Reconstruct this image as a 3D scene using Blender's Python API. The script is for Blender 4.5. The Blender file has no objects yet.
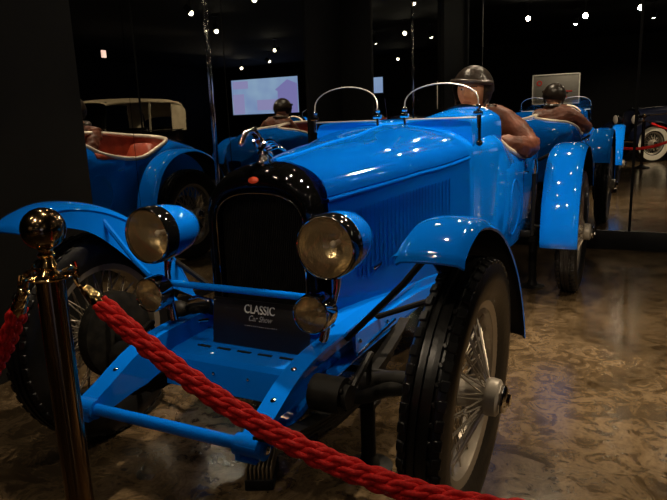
import bpy, bmesh, math, random
from mathutils import Vector, Matrix
random.seed(7)
PI = math.pi
S = bpy.context.scene
COL = S.collection

# ------------------------------------------------------------------ camera
cam_d = bpy.data.cameras.new('camera')
cam = bpy.data.objects.new('camera', cam_d); COL.objects.link(cam)
cR = Vector((0.89302124, 0.44840797, -0.03799157)); cU = Vector((-0.0601242, 0.2025523, 0.97742398)); cF = Vector((-0.44597999, 0.87057616, -0.20784368))
M3 = Matrix((cR, cU, -cF)).transposed()
cam.matrix_world = Matrix.Translation((1.21054, -1.73168, 1.23074)) @ M3.to_4x4()
cam_d.lens = 626.1 / 667 * 36; cam_d.sensor_width = 36; cam_d.clip_start = 0.02
S.camera = cam
# ------------------------------------------------------------------ world, exposure
w = bpy.data.worlds.new('world'); S.world = w; w.use_nodes = True
w.node_tree.nodes['Background'].inputs[0].default_value = (0.8, 0.75, 0.68, 1)
w.node_tree.nodes['Background'].inputs[1].default_value = 0.0012
S.view_settings.view_transform = 'Standard'; S.view_settings.look = 'None'
S.view_settings.gamma = 1; S.view_settings.use_curve_mapping = False
S.view_settings.exposure = 0.0
S.cycles.use_denoising = True
S.cycles.max_bounces = 12; S.cycles.glossy_bounces = 8; S.cycles.diffuse_bounces = 3; S.cycles.transparent_max_bounces = 12
S.cycles.sample_clamp_indirect = 6.0; S.cycles.blur_glossy = 0.3
WARM = (1.0, 0.80, 0.56)
YM, XM = 4.166, -1.646          # planes of the two mirror walls
CEIL = 3.05

# ------------------------------------------------------------------ materials
def mat(name, col, rough=0.5, metal=0.0, coat=0.0, coat_r=0.03, emis=None, estr=0.0, spec=0.5, sheen=0.0):
    m = bpy.data.materials.new(name); m.use_nodes = True
    b = m.node_tree.nodes['Principled BSDF']
    b.inputs['Base Color'].default_value = (*col, 1); b.inputs['Roughness'].default_value = rough
    b.inputs['Metallic'].default_value = metal; b.inputs['Coat Weight'].default_value = coat
    b.inputs['Coat Roughness'].default_value = coat_r; b.inputs['Specular IOR Level'].default_value = spec
    b.inputs['Sheen Weight'].default_value = sheen
    if emis: b.inputs['Emission Color'].default_value = (*emis, 1); b.inputs['Emission Strength'].default_value = estr
    return m
def noise_mix(m, c1, c2, scale=8, detail=6, bump=0.0, lo=0.35, hi=0.65, bscale=None, stretch=None):
    nt = m.node_tree; b = nt.nodes['Principled BSDF']
    tc = nt.nodes.new('ShaderNodeTexCoord'); n = nt.nodes.new('ShaderNodeTexNoise')
    n.inputs['Scale'].default_value = scale; n.inputs['Detail'].default_value = detail
    src = tc.outputs['Object']
    if stretch:
        mp = nt.nodes.new('ShaderNodeMapping'); mp.inputs['Scale'].default_value = stretch
        nt.links.new(src, mp.inputs[0]); src = mp.outputs[0]
    nt.links.new(src, n.inputs['Vector'])
    r = nt.nodes.new('ShaderNodeValToRGB'); r.color_ramp.elements[0].position = lo; r.color_ramp.elements[1].position = hi
    r.color_ramp.elements[0].color = (*c1, 1); r.color_ramp.elements[1].color = (*c2, 1)
    nt.links.new(n.outputs['Fac'], r.inputs[0]); nt.links.new(r.outputs[0], b.inputs['Base Color'])
    if bump:
        n2 = nt.nodes.new('ShaderNodeTexNoise'); n2.inputs['Scale'].default_value = bscale or scale; n2.inputs['Detail'].default_value = 4
        nt.links.new(src, n2.inputs['Vector'])
        bp = nt.nodes.new('ShaderNodeBump'); bp.inputs['Strength'].default_value = bump; bp.inputs['Distance'].default_value = 0.01
        nt.links.new(n2.outputs['Fac'], bp.inputs['Height']); nt.links.new(bp.outputs[0], b.inputs['Normal'])
    return m
BLUE = mat('blue_paint', (0.001, 0.125, 0.60), 0.5, 0, 1.0, 0.05, spec=0.0)
BLACKP = mat('black_paint', (0.003, 0.003, 0.003), 0.4, 0, 1.0, 0.04, spec=0.0)
BLACKM = mat('black_satin', (0.004, 0.004, 0.004), 0.5, spec=0.15)
IRON = noise_mix(mat('dark_iron', (0.02, 0.019, 0.017), 0.5, 0.0, spec=0.12), (0.004, 0.004, 0.0035), (0.010, 0.009, 0.0075), 30)
RUBBER = noise_mix(mat('tyre_rubber', (0.01, 0.01, 0.01), 0.32, spec=0.38), (0.0045, 0.0045, 0.0045), (0.008, 0.0075, 0.007), 14, bump=0.08, bscale=60)
NICKEL = mat('nickel_frame', (0.60, 0.57, 0.53), 0.32, 0.9)
CHROME = mat('chrome', (0.75, 0.72, 0.68), 0.06, 1.0)
SPOKE = mat('spoke_metal', (0.40, 0.35, 0.28), 0.36, 0.8)
HUBM = mat('hub_metal', (0.36, 0.32, 0.26), 0.40, 0.3)
BRASS = mat('polished_brass', (0.80, 0.52, 0.23), 0.12, 1.0)
DKBRASS = mat('bronze_tinted_post', (0.30, 0.20, 0.11), 0.15, 1.0)
REFL = noise_mix(mat('lamp_reflector', (0.42, 0.33, 0.2), 0.22, 0.75), (0.42, 0.33, 0.20), (0.78, 0.63, 0.42), 16, bump=1.0, bscale=22, stretch=(1, 1, 0.35))
REDL = noise_mix(mat('red_leather', (0.32, 0.045, 0.018), 0.42), (0.26, 0.035, 0.014), (0.40, 0.06, 0.025), 12, bump=0.15, bscale=40)
BROWNL = noise_mix(mat('brown_leather', (0.14, 0.04, 0.018), 0.5, spec=0.35), (0.060, 0.019, 0.010), (0.16, 0.050, 0.026), 9, bump=1.0, bscale=16)
HELM = noise_mix(mat('helmet_leather', (0.04, 0.026, 0.018), 0.33), (0.017, 0.012, 0.009), (0.038, 0.025, 0.018), 18, bump=0.3, bscale=40)
SKIN = noise_mix(mat('skin', (0.52, 0.25, 0.14), 0.45), (0.58, 0.27, 0.15), (0.66, 0.34, 0.20), 20)
LIP = mat('lips', (0.42, 0.16, 0.10), 0.45)
EYEW = mat('eye_white', (0.55, 0.5, 0.45), 0.15)
EYED = mat('eye_dark', (0.015, 0.01, 0.008), 0.15)
BROW = mat('eyebrow', (0.07, 0.035, 0.02), 0.7)
FABRIC = mat('dark_cloth', (0.02, 0.018, 0.018), 0.8)
CREAM = noise_mix(mat('cream_canvas', (0.62, 0.50, 0.31), 0.75), (0.56, 0.45, 0.28), (0.68, 0.55, 0.35), 6)
RIMC = mat('cockpit_rim_metal', (0.80, 0.70, 0.56), 0.35, 0.4)
ROPE = noise_mix(mat('red_rope', (0.52, 0.012, 0.010), 0.6, sheen=0.0, spec=0.2), (0.58, 0.010, 0.010), (0.80, 0.024, 0.020), 160, bump=0.3, bscale=260)
SIGNB = mat('sign_black', (0.006, 0.006, 0.007), 0.35)
SIGNW = mat('sign_print', (0.42, 0.42, 0.42), 0.6)
SIGNG = mat('sign_print_dim', (0.16, 0.16, 0.17), 0.6)
BADGE = mat('red_enamel', (0.45, 0.05, 0.02), 0.2, 0, 1)
DKWALL = noise_mix(mat('wall_dark', (0.02, 0.019, 0.016), 0.85, spec=0.15), (0.0035, 0.0032, 0.0026), (0.006, 0.0055, 0.0045), 3)
BLKWALL = mat('wall_black', (0.003, 0.003, 0.003), 0.8, spec=0.15)
CEILM = mat('ceiling_black', (0.003, 0.003, 0.003), 0.9, spec=0.1)
MIRROR = mat('mirror_glass', (0.66, 0.67, 0.66), 0.0, 1.0)
WHITEW = mat('whitewall_rubber', (0.62, 0.58, 0.48), 0.5)
NAVY = mat('navy_paint', (0.006, 0.008, 0.022), 0.3, 0, 1.0, 0.02)
MAROON = mat('maroon_paint', (0.06, 0.006, 0.008), 0.3, 0, 1.0, 0.02)
DISPLAY = mat('panel_grey', (0.20, 0.19, 0.17), 0.6)
WHITEF = mat('panel_white', (0.7, 0.68, 0.62), 0.5)
REDP = mat('panel_red', (0.5, 0.03, 0.02), 0.5)
BULB = mat('lamp_bulb', (1, 1, 1), 0.5, emis=(1.0, 0.86, 0.62), estr=80)
EXITM = mat('lit_sign', (1, 1, 1), 0.5, emis=(1.0, 0.62, 0.5), estr=2.2)

def glass_mat(name, refl_tint=(1, 1, 1), trans=(0.97, 0.97, 0.95), frost=0.0):
    m = bpy.data.materials.new(name); m.use_nodes = True; nt = m.node_tree; nt.nodes.clear()
    o = nt.nodes.new('ShaderNodeOutputMaterial'); mx = nt.nodes.new('ShaderNodeMixShader')
    t = nt.nodes.new('ShaderNodeBsdfTransparent'); g = nt.nodes.new('ShaderNodeBsdfGlossy'); f = nt.nodes.new('ShaderNodeFresnel')
    t.inputs[0].default_value = (*trans, 1); g.inputs[0].default_value = (*refl_tint, 1); g.inputs['Roughness'].default_value = 0.02
    f.inputs[0].default_value = 1.45
    nt.links.new(f.outputs[0], mx.inputs[0]); nt.links.new(t.outputs[0], mx.inputs[1]); nt.links.new(g.outputs[0], mx.inputs[2])
    if frost:
        d_ = nt.nodes.new('ShaderNodeBsdfDiffuse'); d_.inputs[0].default_value = (0.62, 0.46, 0.25, 1); m2 = nt.nodes.new('ShaderNodeMixShader'); m2.inputs[0].default_value = frost
        nt.links.new(mx.outputs[0], m2.inputs[1]); nt.links.new(d_.outputs[0], m2.inputs[2]); mx = m2
    nt.links.new(mx.outputs[0], o.inputs[0])
    return m
GLASS = glass_mat('clear_glass')
LENS = glass_mat('lens_glass', trans=(0.97, 0.94, 0.86), frost=0.07)

def floor_mat():
    m = bpy.data.materials.new('stained_concrete'); m.use_nodes = True; nt = m.node_tree; b = nt.nodes['Principled BSDF']
    tc = nt.nodes.new('ShaderNodeTexCoord')
    def noise(sc, det, dist=0.0, rough=0.6):
        n = nt.nodes.new('ShaderNodeTexNoise'); n.inputs['Scale'].default_value = sc; n.inputs['Detail'].default_value = det; n.inputs['Roughness'].default_value = rough
        n.inputs['Distortion'].default_value = dist; nt.links.new(tc.outputs['Object'], n.inputs['Vector']); return n
    def ramp(n, stops):
        r = nt.nodes.new('ShaderNodeValToRGB'); e = r.color_ramp.elements
        e[0].position, e[0].color = stops[0][0], (*stops[0][1], 1); e[1].position, e[1].color = stops[-1][0], (*stops[-1][1], 1)
        for p_, c_ in stops[1:-1]: x = e.new(p_); x.color = (*c_, 1)
        nt.links.new(n.outputs['Fac'], r.inputs[0]); return r
    def mul(a_, b_, f):
        mx = nt.nodes.new('ShaderNodeMix'); mx.data_type = 'RGBA'; mx.blend_type = 'MULTIPLY'; mx.inputs['Factor'].default_value = f
        nt.links.new(a_, mx.inputs['A']); nt.links.new(b_, mx.inputs['B']); return mx.outputs['Result']
    n1 = noise(2.0, 8, 0.6); n2 = noise(8.0, 10, 1.6, 0.68); n3 = noise(30.0, 8, 0.8, 0.7)
    r1 = ramp(n1, [(0.30, (0.052, 0.036, 0.019)), (0.5, (0.108, 0.075, 0.041)), (0.70, (0.175, 0.123, 0.070))])
    r2 = ramp(n2, [(0.36, (0.30, 0.28, 0.25)), (0.50, (0.72, 0.70, 0.66)), (0.56, (1.0, 1.0, 1.0)), (0.64, (0.62, 0.60, 0.56))])
    r3 = ramp(n3, [(0.35, (0.60, 0.58, 0.55)), (0.62, (1, 1, 1))])
    nt.links.new(mul(mul(r1.outputs[0], r2.outputs[0], 1.0), r3.outputs[0], 0.8), b.inputs['Base Color'])
    rr = nt.nodes.new('ShaderNodeMapRange'); rr.inputs['To Min'].default_value = 0.08; rr.inputs['To Max'].default_value = 0.26
    nt.links.new(n2.outputs['Fac'], rr.inputs['Value']); nt.links.new(rr.outputs[0], b.inputs['Roughness'])
    bp = nt.nodes.new('ShaderNodeBump'); bp.inputs['Strength'].default_value = 0.05; bp.inputs['Distance'].default_value = 0.01
    nt.links.new(n3.outputs['Fac'], bp.inputs['Height']); nt.links.new(bp.outputs[0], b.inputs['Normal'])
    return m
FLOOR = floor_mat()

def screen_mat():
    # projected picture of a pale sky over a violet house front, as soft blocks of colour
    m = bpy.data.materials.new('projected_picture'); m.use_nodes = True; nt = m.node_tree; b = nt.nodes['Principled BSDF']
    b.inputs['Base Color'].default_value = (0.02, 0.02, 0.02, 1)
    tc = nt.nodes.new('ShaderNodeTexCoord'); n = nt.nodes.new('ShaderNodeTexNoise'); n.inputs['Scale'].default_value = 0.9; n.inputs['Detail'].default_value = 2
    nt.links.new(tc.outputs['Object'], n.inputs['Vector'])
    r = nt.nodes.new('ShaderNodeValToRGB'); e = r.color_ramp.elements
    e[0].position = 0.36; e[0].color = (0.30, 0.42, 0.78, 1); e[1].position = 0.62; e[1].color = (0.42, 0.62, 0.88, 1)
    nt.links.new(n.outputs['Fac'], r.inputs[0]); nt.links.new(r.outputs[0], b.inputs['Emission Color']); b.inputs['Emission Strength'].default_value = 1.25
    return m
SCREEN = screen_mat()
SCR_VIOLET = mat('projected_violet', (0.02, 0.02, 0.02), 0.6, emis=(0.33, 0.30, 0.72), estr=1.15)
SCR_PALE = mat('projected_lilac', (0.02, 0.02, 0.02), 0.6, emis=(0.45, 0.42, 0.80), estr=1.15)

# ------------------------------------------------------------------ mesh builder
def frame(d):
    d = Vector(d).normalized(); a = Vector((0, 0, 1)) if abs(d.z) < 0.9 else Vector((1, 0, 0))
    u = a.cross(d).normalized(); v = d.cross(u).normalized(); return u, v, d
class MB:
    def __init__(s, T=None): s.bm = bmesh.new(); s.T = T; s.mi = 0
    def v(s, p):
        p = Vector(p); return s.bm.verts.new(s.T @ p if s.T else p)
    def f(s, vs):
        try:
            f = s.bm.faces.new(vs); f.material_index = s.mi; return f
        except ValueError: return None
    def box(s, c, size, bevel=0.0, rot=None, seg=2):
        t = bmesh.new(); bmesh.ops.create_cube(t, size=1)
        for q in t.verts: q.co = Vector((q.co.x * size[0], q.co.y * size[1], q.co.z * size[2]))
        if bevel: bmesh.ops.bevel(t, geom=t.edges[:], offset=bevel, segments=seg, profile=0.5, affect='EDGES')
        s.merge(t, Matrix.Translation(c) @ (rot.to_4x4() if rot else Matrix.Identity(4))); return s
    def merge(s, t, Mx=None):
        mp = {}
        for q in t.verts: mp[q] = s.v(Mx @ q.co if Mx else q.co)
        for fc in t.faces: s.f([mp[q] for q in fc.verts])
        t.free()
    def loft(s, rings, closed=True, cap=True, loop=False):
        R = [[s.v(p) for p in r] for r in rings]; n = len(R[0]); m = len(R)
        for i in range(m if loop else m - 1):
            a, b = R[i], R[(i + 1) % m]
            for j in range(n if closed else n - 1): s.f([a[j], a[(j + 1) % n], b[(j + 1) % n], b[j]])
        if cap and closed and not loop: s.f(R[0][::-1]); s.f(R[-1])
        return s
    def tube(s, path, r, n=10, closed=False, cap=True):
        P = [Vector(p) for p in path]; m = len(P); rings = []; u = None
        for i in range(m):
            d = (P[(i + 1) % m] - P[i - 1]) if closed else (P[min(i + 1, m - 1)] - P[max(i - 1, 0)])
            d.normalize()
            if u is None: u = frame(d)[0]
            else:
                u = u - d * u.dot(d)
                u = u.normalized() if u.length > 1e-6 else frame(d)[0]
            v_ = d.cross(u); rr = r[i] if isinstance(r, (list, tuple)) else r
            rings.append([P[i] + (u * math.cos(k * 2 * PI / n) + v_ * math.sin(k * 2 * PI / n)) * rr for k in range(n)])
        return s.loft(rings, True, cap, closed)
    def cyl(s, a, b, r, r2=None, n=20): return s.tube([a, b], [r, r if r2 is None else r2], n)
    def lathe(s, prof, o=(0, 0, 0), d=(0, 0, 1), n=32, cap=True, closed=False):
        u, v_, w_ = frame(d); o = Vector(o)
        rings = [[o + w_ * h + (u * math.cos(k * 2 * PI / n) + v_ * math.sin(k * 2 * PI / n)) * max(r, 1e-4) for k in range(n)] for r, h in prof]
        return s.loft(rings, True, cap and not closed, closed)
    def ball(s, c, r, sc=(1, 1, 1), nu=20, nv=12):
        c = Vector(c); rings = []
        for i in range(nv + 1):
            a = PI * i / nv; rr = max(math.sin(a), 1e-3)
            rings.append([c + Vector((r * sc[0] * rr * math.cos(k * 2 * PI / nu), r * sc[1] * rr * math.sin(k * 2 * PI / nu), r * sc[2] * math.cos(a))) for k in range(nu)])
        return s.loft(rings)
    def prism(s, pts, a, b, axis='X'):
        # closed outline in the plane normal to axis, extruded a..b
        def p(q, h): return (h, q[0], q[1]) if axis == 'X' else ((q[0], h, q[1]) if axis == 'Y' else (q[0], q[1], h))
        return s.loft([[p(q, a) for q in pts], [p(q, b) for q in pts]])
    def build(s, name, m, parent=None, ang=38, loc=None, recalc=True):
        if recalc: bmesh.ops.recalc_face_normals(s.bm, faces=s.bm.faces[:])
        me = bpy.data.meshes.new(name); s.bm.to_mesh(me); s.bm.free()
        for mm in (m if isinstance(m, (list, tuple)) else [m]): me.materials.append(mm)
        me.polygons.foreach_set('use_smooth', [True] * len(me.polygons)); me.set_sharp_from_angle(angle=math.radians(ang))
        o = bpy.data.objects.new(name, me); COL.objects.link(o)
        if parent is not None:
            o.parent = parent
            if 'wl' in parent.keys(): pass
        if loc is not None: o.location = loc
        return o
def tag(o, label, cat, group=None):
    o['label'] = label; o['category'] = cat
    if group: o['group'] = group
    return o
def thing(name, label, cat, loc=(0, 0, 0), rz=0.0, group=None):
    o = bpy.data.objects.new(name, None); COL.objects.link(o); o.location = loc; o.rotation_euler = (0, 0, rz); o.empty_display_size = 0.1
    return tag(o, label, cat, group)
def struct(o): o['kind'] = 'structure'; return o
def link_copy(o, parent=None):
    c = o.copy(); COL.objects.link(c)
    if parent is not None: c.parent = parent
    for ch in list(o.children): link_copy(ch, c)
    return c
def lerp_tab(tab, y):
    if y <= tab[0][0]: return tab[0][1]
    for (a, va), (b, vb) in zip(tab, tab[1:]):
        if y <= b:
            t = (y - a) / (b - a); t = t * t * (3 - 2 * t) * 0.5 + t * 0.5
            return va + (vb - va) * t
    return tab[-1][1]
def smooth_path(pts, n=8):
    P = [Vector(p) for p in pts]; out = []
    for i in range(len(P) - 1):
        p0, p1, p2, p3 = P[max(i - 1, 0)], P[i], P[i + 1], P[min(i + 2, len(P) - 1)]
        for k in range(n):
            t = k / n
            out.append(0.5 * ((2 * p1) + (p2 - p0) * t + (2 * p0 - 5 * p1 + 4 * p2 - p3) * t * t + (3 * p1 - p0 - 3 * p2 + p3) * t ** 3))
    out.append(P[-1]); return out

# ================================================================== the room
XR, YF, XL = 9.8, -9.0, -4.5
struct(MB().box(((XR + XL) / 2, (YM + YF) / 2, -0.05), (XR - XL + 0.4, YM - YF + 0.4, 0.1)).build('floor', FLOOR))
struct(MB().box(((XR + XL) / 2, (YM + YF) / 2, CEIL + 0.05), (XR - XL + 0.4, YM - YF + 0.4, 0.1)).build('ceiling', CEILM))
struct(MB().box(((XR + XM) / 2, YM + 0.12, CEIL / 2), (XR - XM + 0.2, 0.2, CEIL)).build('wall_back', BLKWALL))
struct(MB().box((XM - 0.12, (0.79 + YM) / 2, CEIL / 2), (0.2, YM - 0.79, CEIL)).build('wall_left', BLKWALL))
struct(MB().box((XM - 0.06, 0.79 - 0.55, CEIL / 2), (0.22, 1.1, CEIL)).build('wall_left', DKWALL))          # dark wall beside the mirror
struct(MB().box((XL + 0.1, (YF - 0.3) / 2, CEIL / 2), (0.2, -YF - 0.3, CEIL)).build('wall_left', BLKWALL))
struct(MB().box(((XL + XM) / 2, -0.36, CEIL / 2), (XM - XL + 0.2, 0.1, CEIL)).build('wall_left', BLKWALL))
struct(MB().box((XR, (YM + YF) / 2, CEIL / 2), (0.2, YM - YF, CEIL)).build('wall_right', BLKWALL))
struct(MB().box(((XR + XL) / 2, YF, CEIL / 2), (XR - XL, 0.2, CEIL)).build('wall_front', BLKWALL))
# mirror panes, one object each
PLINTH = 0.165
for a, b in ((-1.30, -0.222), (-0.218, 1.068), (1.072, 2.36), (2.364, 3.65), (3.654, 4.94), (4.944, 6.3)):
    struct(MB().box(((a + b) / 2, YM + 0.01, (PLINTH + CEIL) / 2), (b - a, 0.02, CEIL - PLINTH)).build('mirror_panel', MIRROR))
for a, b in ((0.795, 1.208), (1.212, 2.0), (2.035, 3.44)):
    struct(MB().box((XM - 0.01, (a + b) / 2, (0.05 + CEIL) / 2), (0.02, b - a, CEIL - 0.05)).build('mirror_panel', MIRROR))
struct(MB().box(((XM + 6.3) / 2, YM + 0.005, PLINTH / 2), (6.3 - XM, 0.05, PLINTH), 0.003).build('baseboard_back', BLACKM))
struct(MB().box((XM - 0.005, (0.79 + YM) / 2, 0.03), (0.05, YM - 0.79, 0.06), 0.003).build('baseboard_left', BLACKM))
struct(MB().box((-1.475, YM - 0.002, CEIL / 2), (0.345, 0.05, CEIL), 0.004).build('trim_1', BLKWALL))      # black corner boxing
struct(MB().box((XM, (3.44 + YM) / 2, CEIL / 2), (0.03, YM - 3.44, CEIL), 0.004).build('trim_2', BLKWALL))
struct(MB().box((XM + 0.004, 2.018, CEIL / 2), (0.012, 0.034, CEIL), 0.003).build('trim_3', CHROME))
struct(MB().box((1.07, YM - 0.003, (PLINTH + CEIL) / 2), (0.022, 0.008, CEIL - PLINTH), 0.002).build('trim_4', BLKWALL))
struct(MB().box((-0.22, YM - 0.002, (PLINTH + CEIL) / 2), (0.006, 0.006, CEIL - PLINTH)).build('trim_5', IRON))

# ------------------------------------------------------------------ ceiling spotlights
def spotlight(x, y, target, energy, label, z=2.8, size=62, group='ceiling spotlights'):
    t = thing('ceiling_spotlight', label, 'spotlight', (x, y, z), 0, group)
    d = (Vector(target) - Vector((x, y, z))).normalized()
    MB().cyl((0, 0, CEIL - z), (0, 0, CEIL - z - 0.02), 0.05).cyl((0, 0, CEIL - z - 0.02), (0, 0, 0.05), 0.009, n=8).build('mount', BLACKM, t)
    MB().lathe([(0.02, -0.12), (0.045, -0.11), (0.048, 0.0), (0.05, 0.012), (0.044, 0.012), (0.042, -0.02), (0.001, -0.02)], (0, 0, 0), d, 24).build('can', BLACKM, t)
    MB().ball(d * 0.016, 0.038, nu=16, nv=10).build('bulb', BULB, t)
    L = bpy.data.lights.new('spot_lamp', 'SPOT'); L.energy = energy; L.color = WARM; L.spot_size = math.radians(size); L.spot_blend = 0.5; L.shadow_soft_size = 0.035
    lo = bpy.data.objects.new('spot_lamp', L); COL.objects.link(lo); lo.parent = t
    lo.location = d * 0.06; lo.rotation_euler = d.to_track_quat('-Z', 'Y').to_euler()
    return t
spotlight(1.63, 2.37, (0.3, 1.6, 0.9), 110, 'black ceiling spotlight over the right side of the blue roadster')
spotlight(3.47, -2.93, (4.9, 0.2, 1.5), 300, 'black ceiling spotlight aimed at the black cream-topped touring car')
spotlight(5.08, -5.19, (2.6, -6.2, 0.7), 160, 'black ceiling spotlight between the dark tourer and the screen')
spotlight(6.89, -6.5, (5.6, -1.0, 1.0), 90, 'black ceiling spotlight hung nearest the projection screen')
spotlight(2.20, -7.55, (2.2, -6.3, 0.7), 60, 'black ceiling spotlight behind the dark blue tourer')
spotlight(-0.23, -3.10, (-0.5, -3.75, 1.6), 60, 'black ceiling spotlight in front of the roadster, above the grey panel', size=80)
spotlight(0.02, -2.23, (0.2, 1.2, 1.0), 75, 'black ceiling spotlight in front of the blue roadster, second from the mirror', size=58)
spotlight(1.08, -3.22, (0.9, -5.7, 0.7), 360, 'black ceiling spotlight behind the camera, front of the dark tourer', size=75)
spotlight(0.90, -1.94, (0.30, 2.1, 1.25), 130, 'black ceiling spotlight directly above the camera position', size=46)
spotlight(-0.89, -1.88, (-0.25, 0.0, 0.9), 28, 'black ceiling spotlight by the dark wall, twin of a small lamp', size=40)
spotlight(2.5, 0.6, (1.45, 1.1, 0.25), 220, 'black ceiling spotlight lighting the bare floor right of the roadster', size=66)
spotlight(3.2, 3.3, (2.6, 2.8, 0.0), 50, 'black ceiling spotlight close to the back mirror at right')
spotlight(0.30, 0.75, (0.25, 0.85, 0.5), 320, 'added black ceiling spotlight straight above the bonnet of the blue roadster', 2.92, 75)  # this and the next two are added lamps, bringing the light from overhead
spotlight(-0.30, 2.30, (-0.1, 2.3, 0.5), 120, 'added black ceiling spotlight straight above the red seats of the blue roadster', 2.92, 75)
spotlight(0.15, -0.55, (0.10, 0.10, 0.0), 35, 'added black ceiling spotlight straight above the radiator of the blue roadster', 2.95, 75)
spotlight(0.95, 1.70, (0.5, 1.1, 0.6), 130, 'added black ceiling spotlight above the left door of the blue roadster', 3.0, 70)  # this and the next four are lamps added for more sparkles on the cars
spotlight(-0.95, 0.80, (-0.6, 0.6, 0.0), 16, 'added black ceiling spotlight between the roadster and the left mirror', 3.0, 70)
spotlight(-0.90, -0.15, (-0.5, -0.1, 0.0), 10, 'added black ceiling spotlight by the dark wall, above the right front wheel', 3.0, 70)
spotlight(4.20, 3.30, (4.9, 1.2, 1.2), 70, 'added black ceiling spotlight in front of the cream-topped touring car', 2.95, 70)
spotlight(6.40, 2.90, (5.6, 1.0, 1.2), 70, 'added black ceiling spotlight by the right wall, near the cream-topped touring car', 2.95, 70)
spotlight(-0.15, 3.75, (0.0, 1.2, 1.0), 45, 'added black ceiling spotlight close to the back mirror, over the roadster tail', 2.95, 100)  # this and the next are lamps added to put highlights on the hood
spotlight(0.55, 3.60, (0.4, 1.0, 0.9), 45, 'added black ceiling spotlight close to the back mirror, over the left rear wheel', 2.95, 100)
t = thing('emergency_sign', 'small pinkish lit sign hanging from the ceiling by the right wall', 'sign', (6.02, -0.15, 2.72))
MB().box((0, 0, 0), (0.05, 0.10, 0.15), 0.006).build('lit_face', EXITM, t); MB().cyl((0, 0, 0.11), (0, 0, CEIL - 2.72), 0.008).build('mount', BLACKM, t)

# ================================================================== the blue roadster
CY = 1.37
car = thing('vintage_roadster', 'bright blue open vintage roadster with black radiator shell, parked before the mirrors', 'car', (0, CY, 0))
CT = Matrix.Translation((0, -CY, 0))            # build in room coordinates, store relative to the car's base
def cmb(): return MB(CT)

# ---- wheels: wheel (rim and spokes) > tyre, hub
R_T, R_R, HW = 0.41, 0.292, 0.066
def tyre_mesh(R, Rr, hw, tread=True, n=96):
    b = MB(); d = (1, 0, 0)
    prof = [(Rr - 0.012, -hw * 0.62), (Rr + 0.012, -hw * 0.80), (Rr + (R - Rr) * 0.42, -hw), (R - 0.030, -hw * 0.97), (R - 0.010, -hw * 0.80), (R - 0.006, -hw * 0.55)]
    g = 0.008
    tr = [(R - 0.004, -hw * 0.50), (R - 0.004 - g, -hw * 0.48), (R - 0.004 - g, -hw * 0.36), (R - 0.001, -hw * 0.34), (R, -hw * 0.14), (R - g, -hw * 0.12),
          (R - g, hw * 0.12), (R, hw * 0.14), (R - 0.001, hw * 0.34), (R - 0.004 - g, hw * 0.36), (R - 0.004 - g, hw * 0.48), (R - 0.004, hw * 0.50)]
    full = prof + tr + [(r, -x) for r, x in reversed(prof)]
    b.lathe(full, (0, 0, 0), d, n, closed=True)
    if tread:
        N = 52
        for k in range(N):
            for sgn in (-1, 1):
                a = (k + (0.25 if sgn > 0 else 0.75)) * 2 * PI / N
                rot = Matrix.Rotation(a, 3, 'X')
                b.box(rot @ Vector((sgn * hw * 0.70, 0, R - 0.011)), (hw * 0.36, 0.030, 0.016), 0.003, rot @ Matrix.Rotation(sgn * 0.30, 3, 'Y'), 1)
                if sgn > 0: b.box(rot @ Vector((hw * 0.42, 0, R - 0.006)), (hw * 0.16, 0.014, 0.010), 0.002, rot @ Matrix.Rotation(0.5, 3, 'Z'), 1)
    return b
def wheel_parts(R, Rr, hw, mats, parent, name='wheel', tread=True, spokes=18, white=None):
    b = MB(); d = (1, 0, 0)
    b.lathe([(Rr - 0.035, -hw * 0.5), (Rr - 0.012, -hw * 0.62), (Rr + 0.006, -hw * 0.72), (Rr + 0.010, -hw * 0.66), (Rr - 0.004, -hw * 0.5), (Rr - 0.022, -hw * 0.3), (Rr - 0.022, hw * 0.3),
             (Rr - 0.004, hw * 0.5), (Rr + 0.010, hw * 0.66), (Rr + 0.006, hw * 0.72), (Rr - 0.012, hw * 0.62), (Rr - 0.035, hw * 0.5), (Rr - 0.040, 0.0)], (0, 0, 0), d, 64, closed=True)
    for k in range(spokes):
        for (hx, hr, tw, rx) in ((0.078, 0.038, 0.30, -0.010), (-0.030, 0.058, 0.42, 0.012)):
            for sg in (-1, 1):
                a = (k + (0.0 if hx > 0 else 0.5)) * 2 * PI / spokes; a2 = a + sg * tw * (1 if k % 2 else 0.8)
                b.tube([(hx, hr * math.cos(a2), hr * math.sin(a2)), (rx, (Rr - 0.030) * math.cos(a), (Rr - 0.030) * math.sin(a))], 0.0027, 5, cap=False)
    w_ = b.build(name, mats[0], parent)
    if white:
        q = MB(); q.lathe([(Rr + 0.012, hw * 0.86), (Rr + 0.02, hw * 0.98), (R - 0.035, hw * 1.06), (R - 0.03, hw * 0.9), (Rr + 0.012, hw * 0.7)], (0, 0, 0), d, 64, closed=True)
        q.build('whitewall_band', white, w_)
    tyre_mesh(R, Rr, hw, tread).build('tyre', mats[1], w_)
    h = MB(); h.lathe([(0.001, -0.045), (0.068, -0.045), (0.070, -0.028), (0.050, -0.018), (0.042, 0.03), (0.042, 0.062), (0.054, 0.072), (0.057, 0.084), (0.055, 0.108), (0.046, 0.114), (0.001, 0.114)], (0, 0, 0), d, 32)
    h.build('hub', mats[2], w_)
    h = MB(); h.lathe([(0.040, 0.110), (0.044, 0.116), (0.043, 0.128), (0.034, 0.134), (0.020, 0.137), (0.018, 0.144), (0.001, 0.145)], (0, 0, 0), d, 8)
    h.build('hub_nut', CHROME, w_)
    h = MB(); h.lathe([(0.001, -0.10), (0.14, -0.10), (0.168, -0.092), (0.172, -0.05), (0.155, -0.044), (0.06, -0.038), (0.001, -0.038)], (0, 0, 0), d, 40)
    h.build('brake_drum', IRON, w_)
    return w_
WX = 0.757
w0 = wheel_parts(R_T, R_R, HW, (SPOKE, RUBBER, HUBM), car)
CAMB = math.radians(3.2)
WF = 0.740
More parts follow.
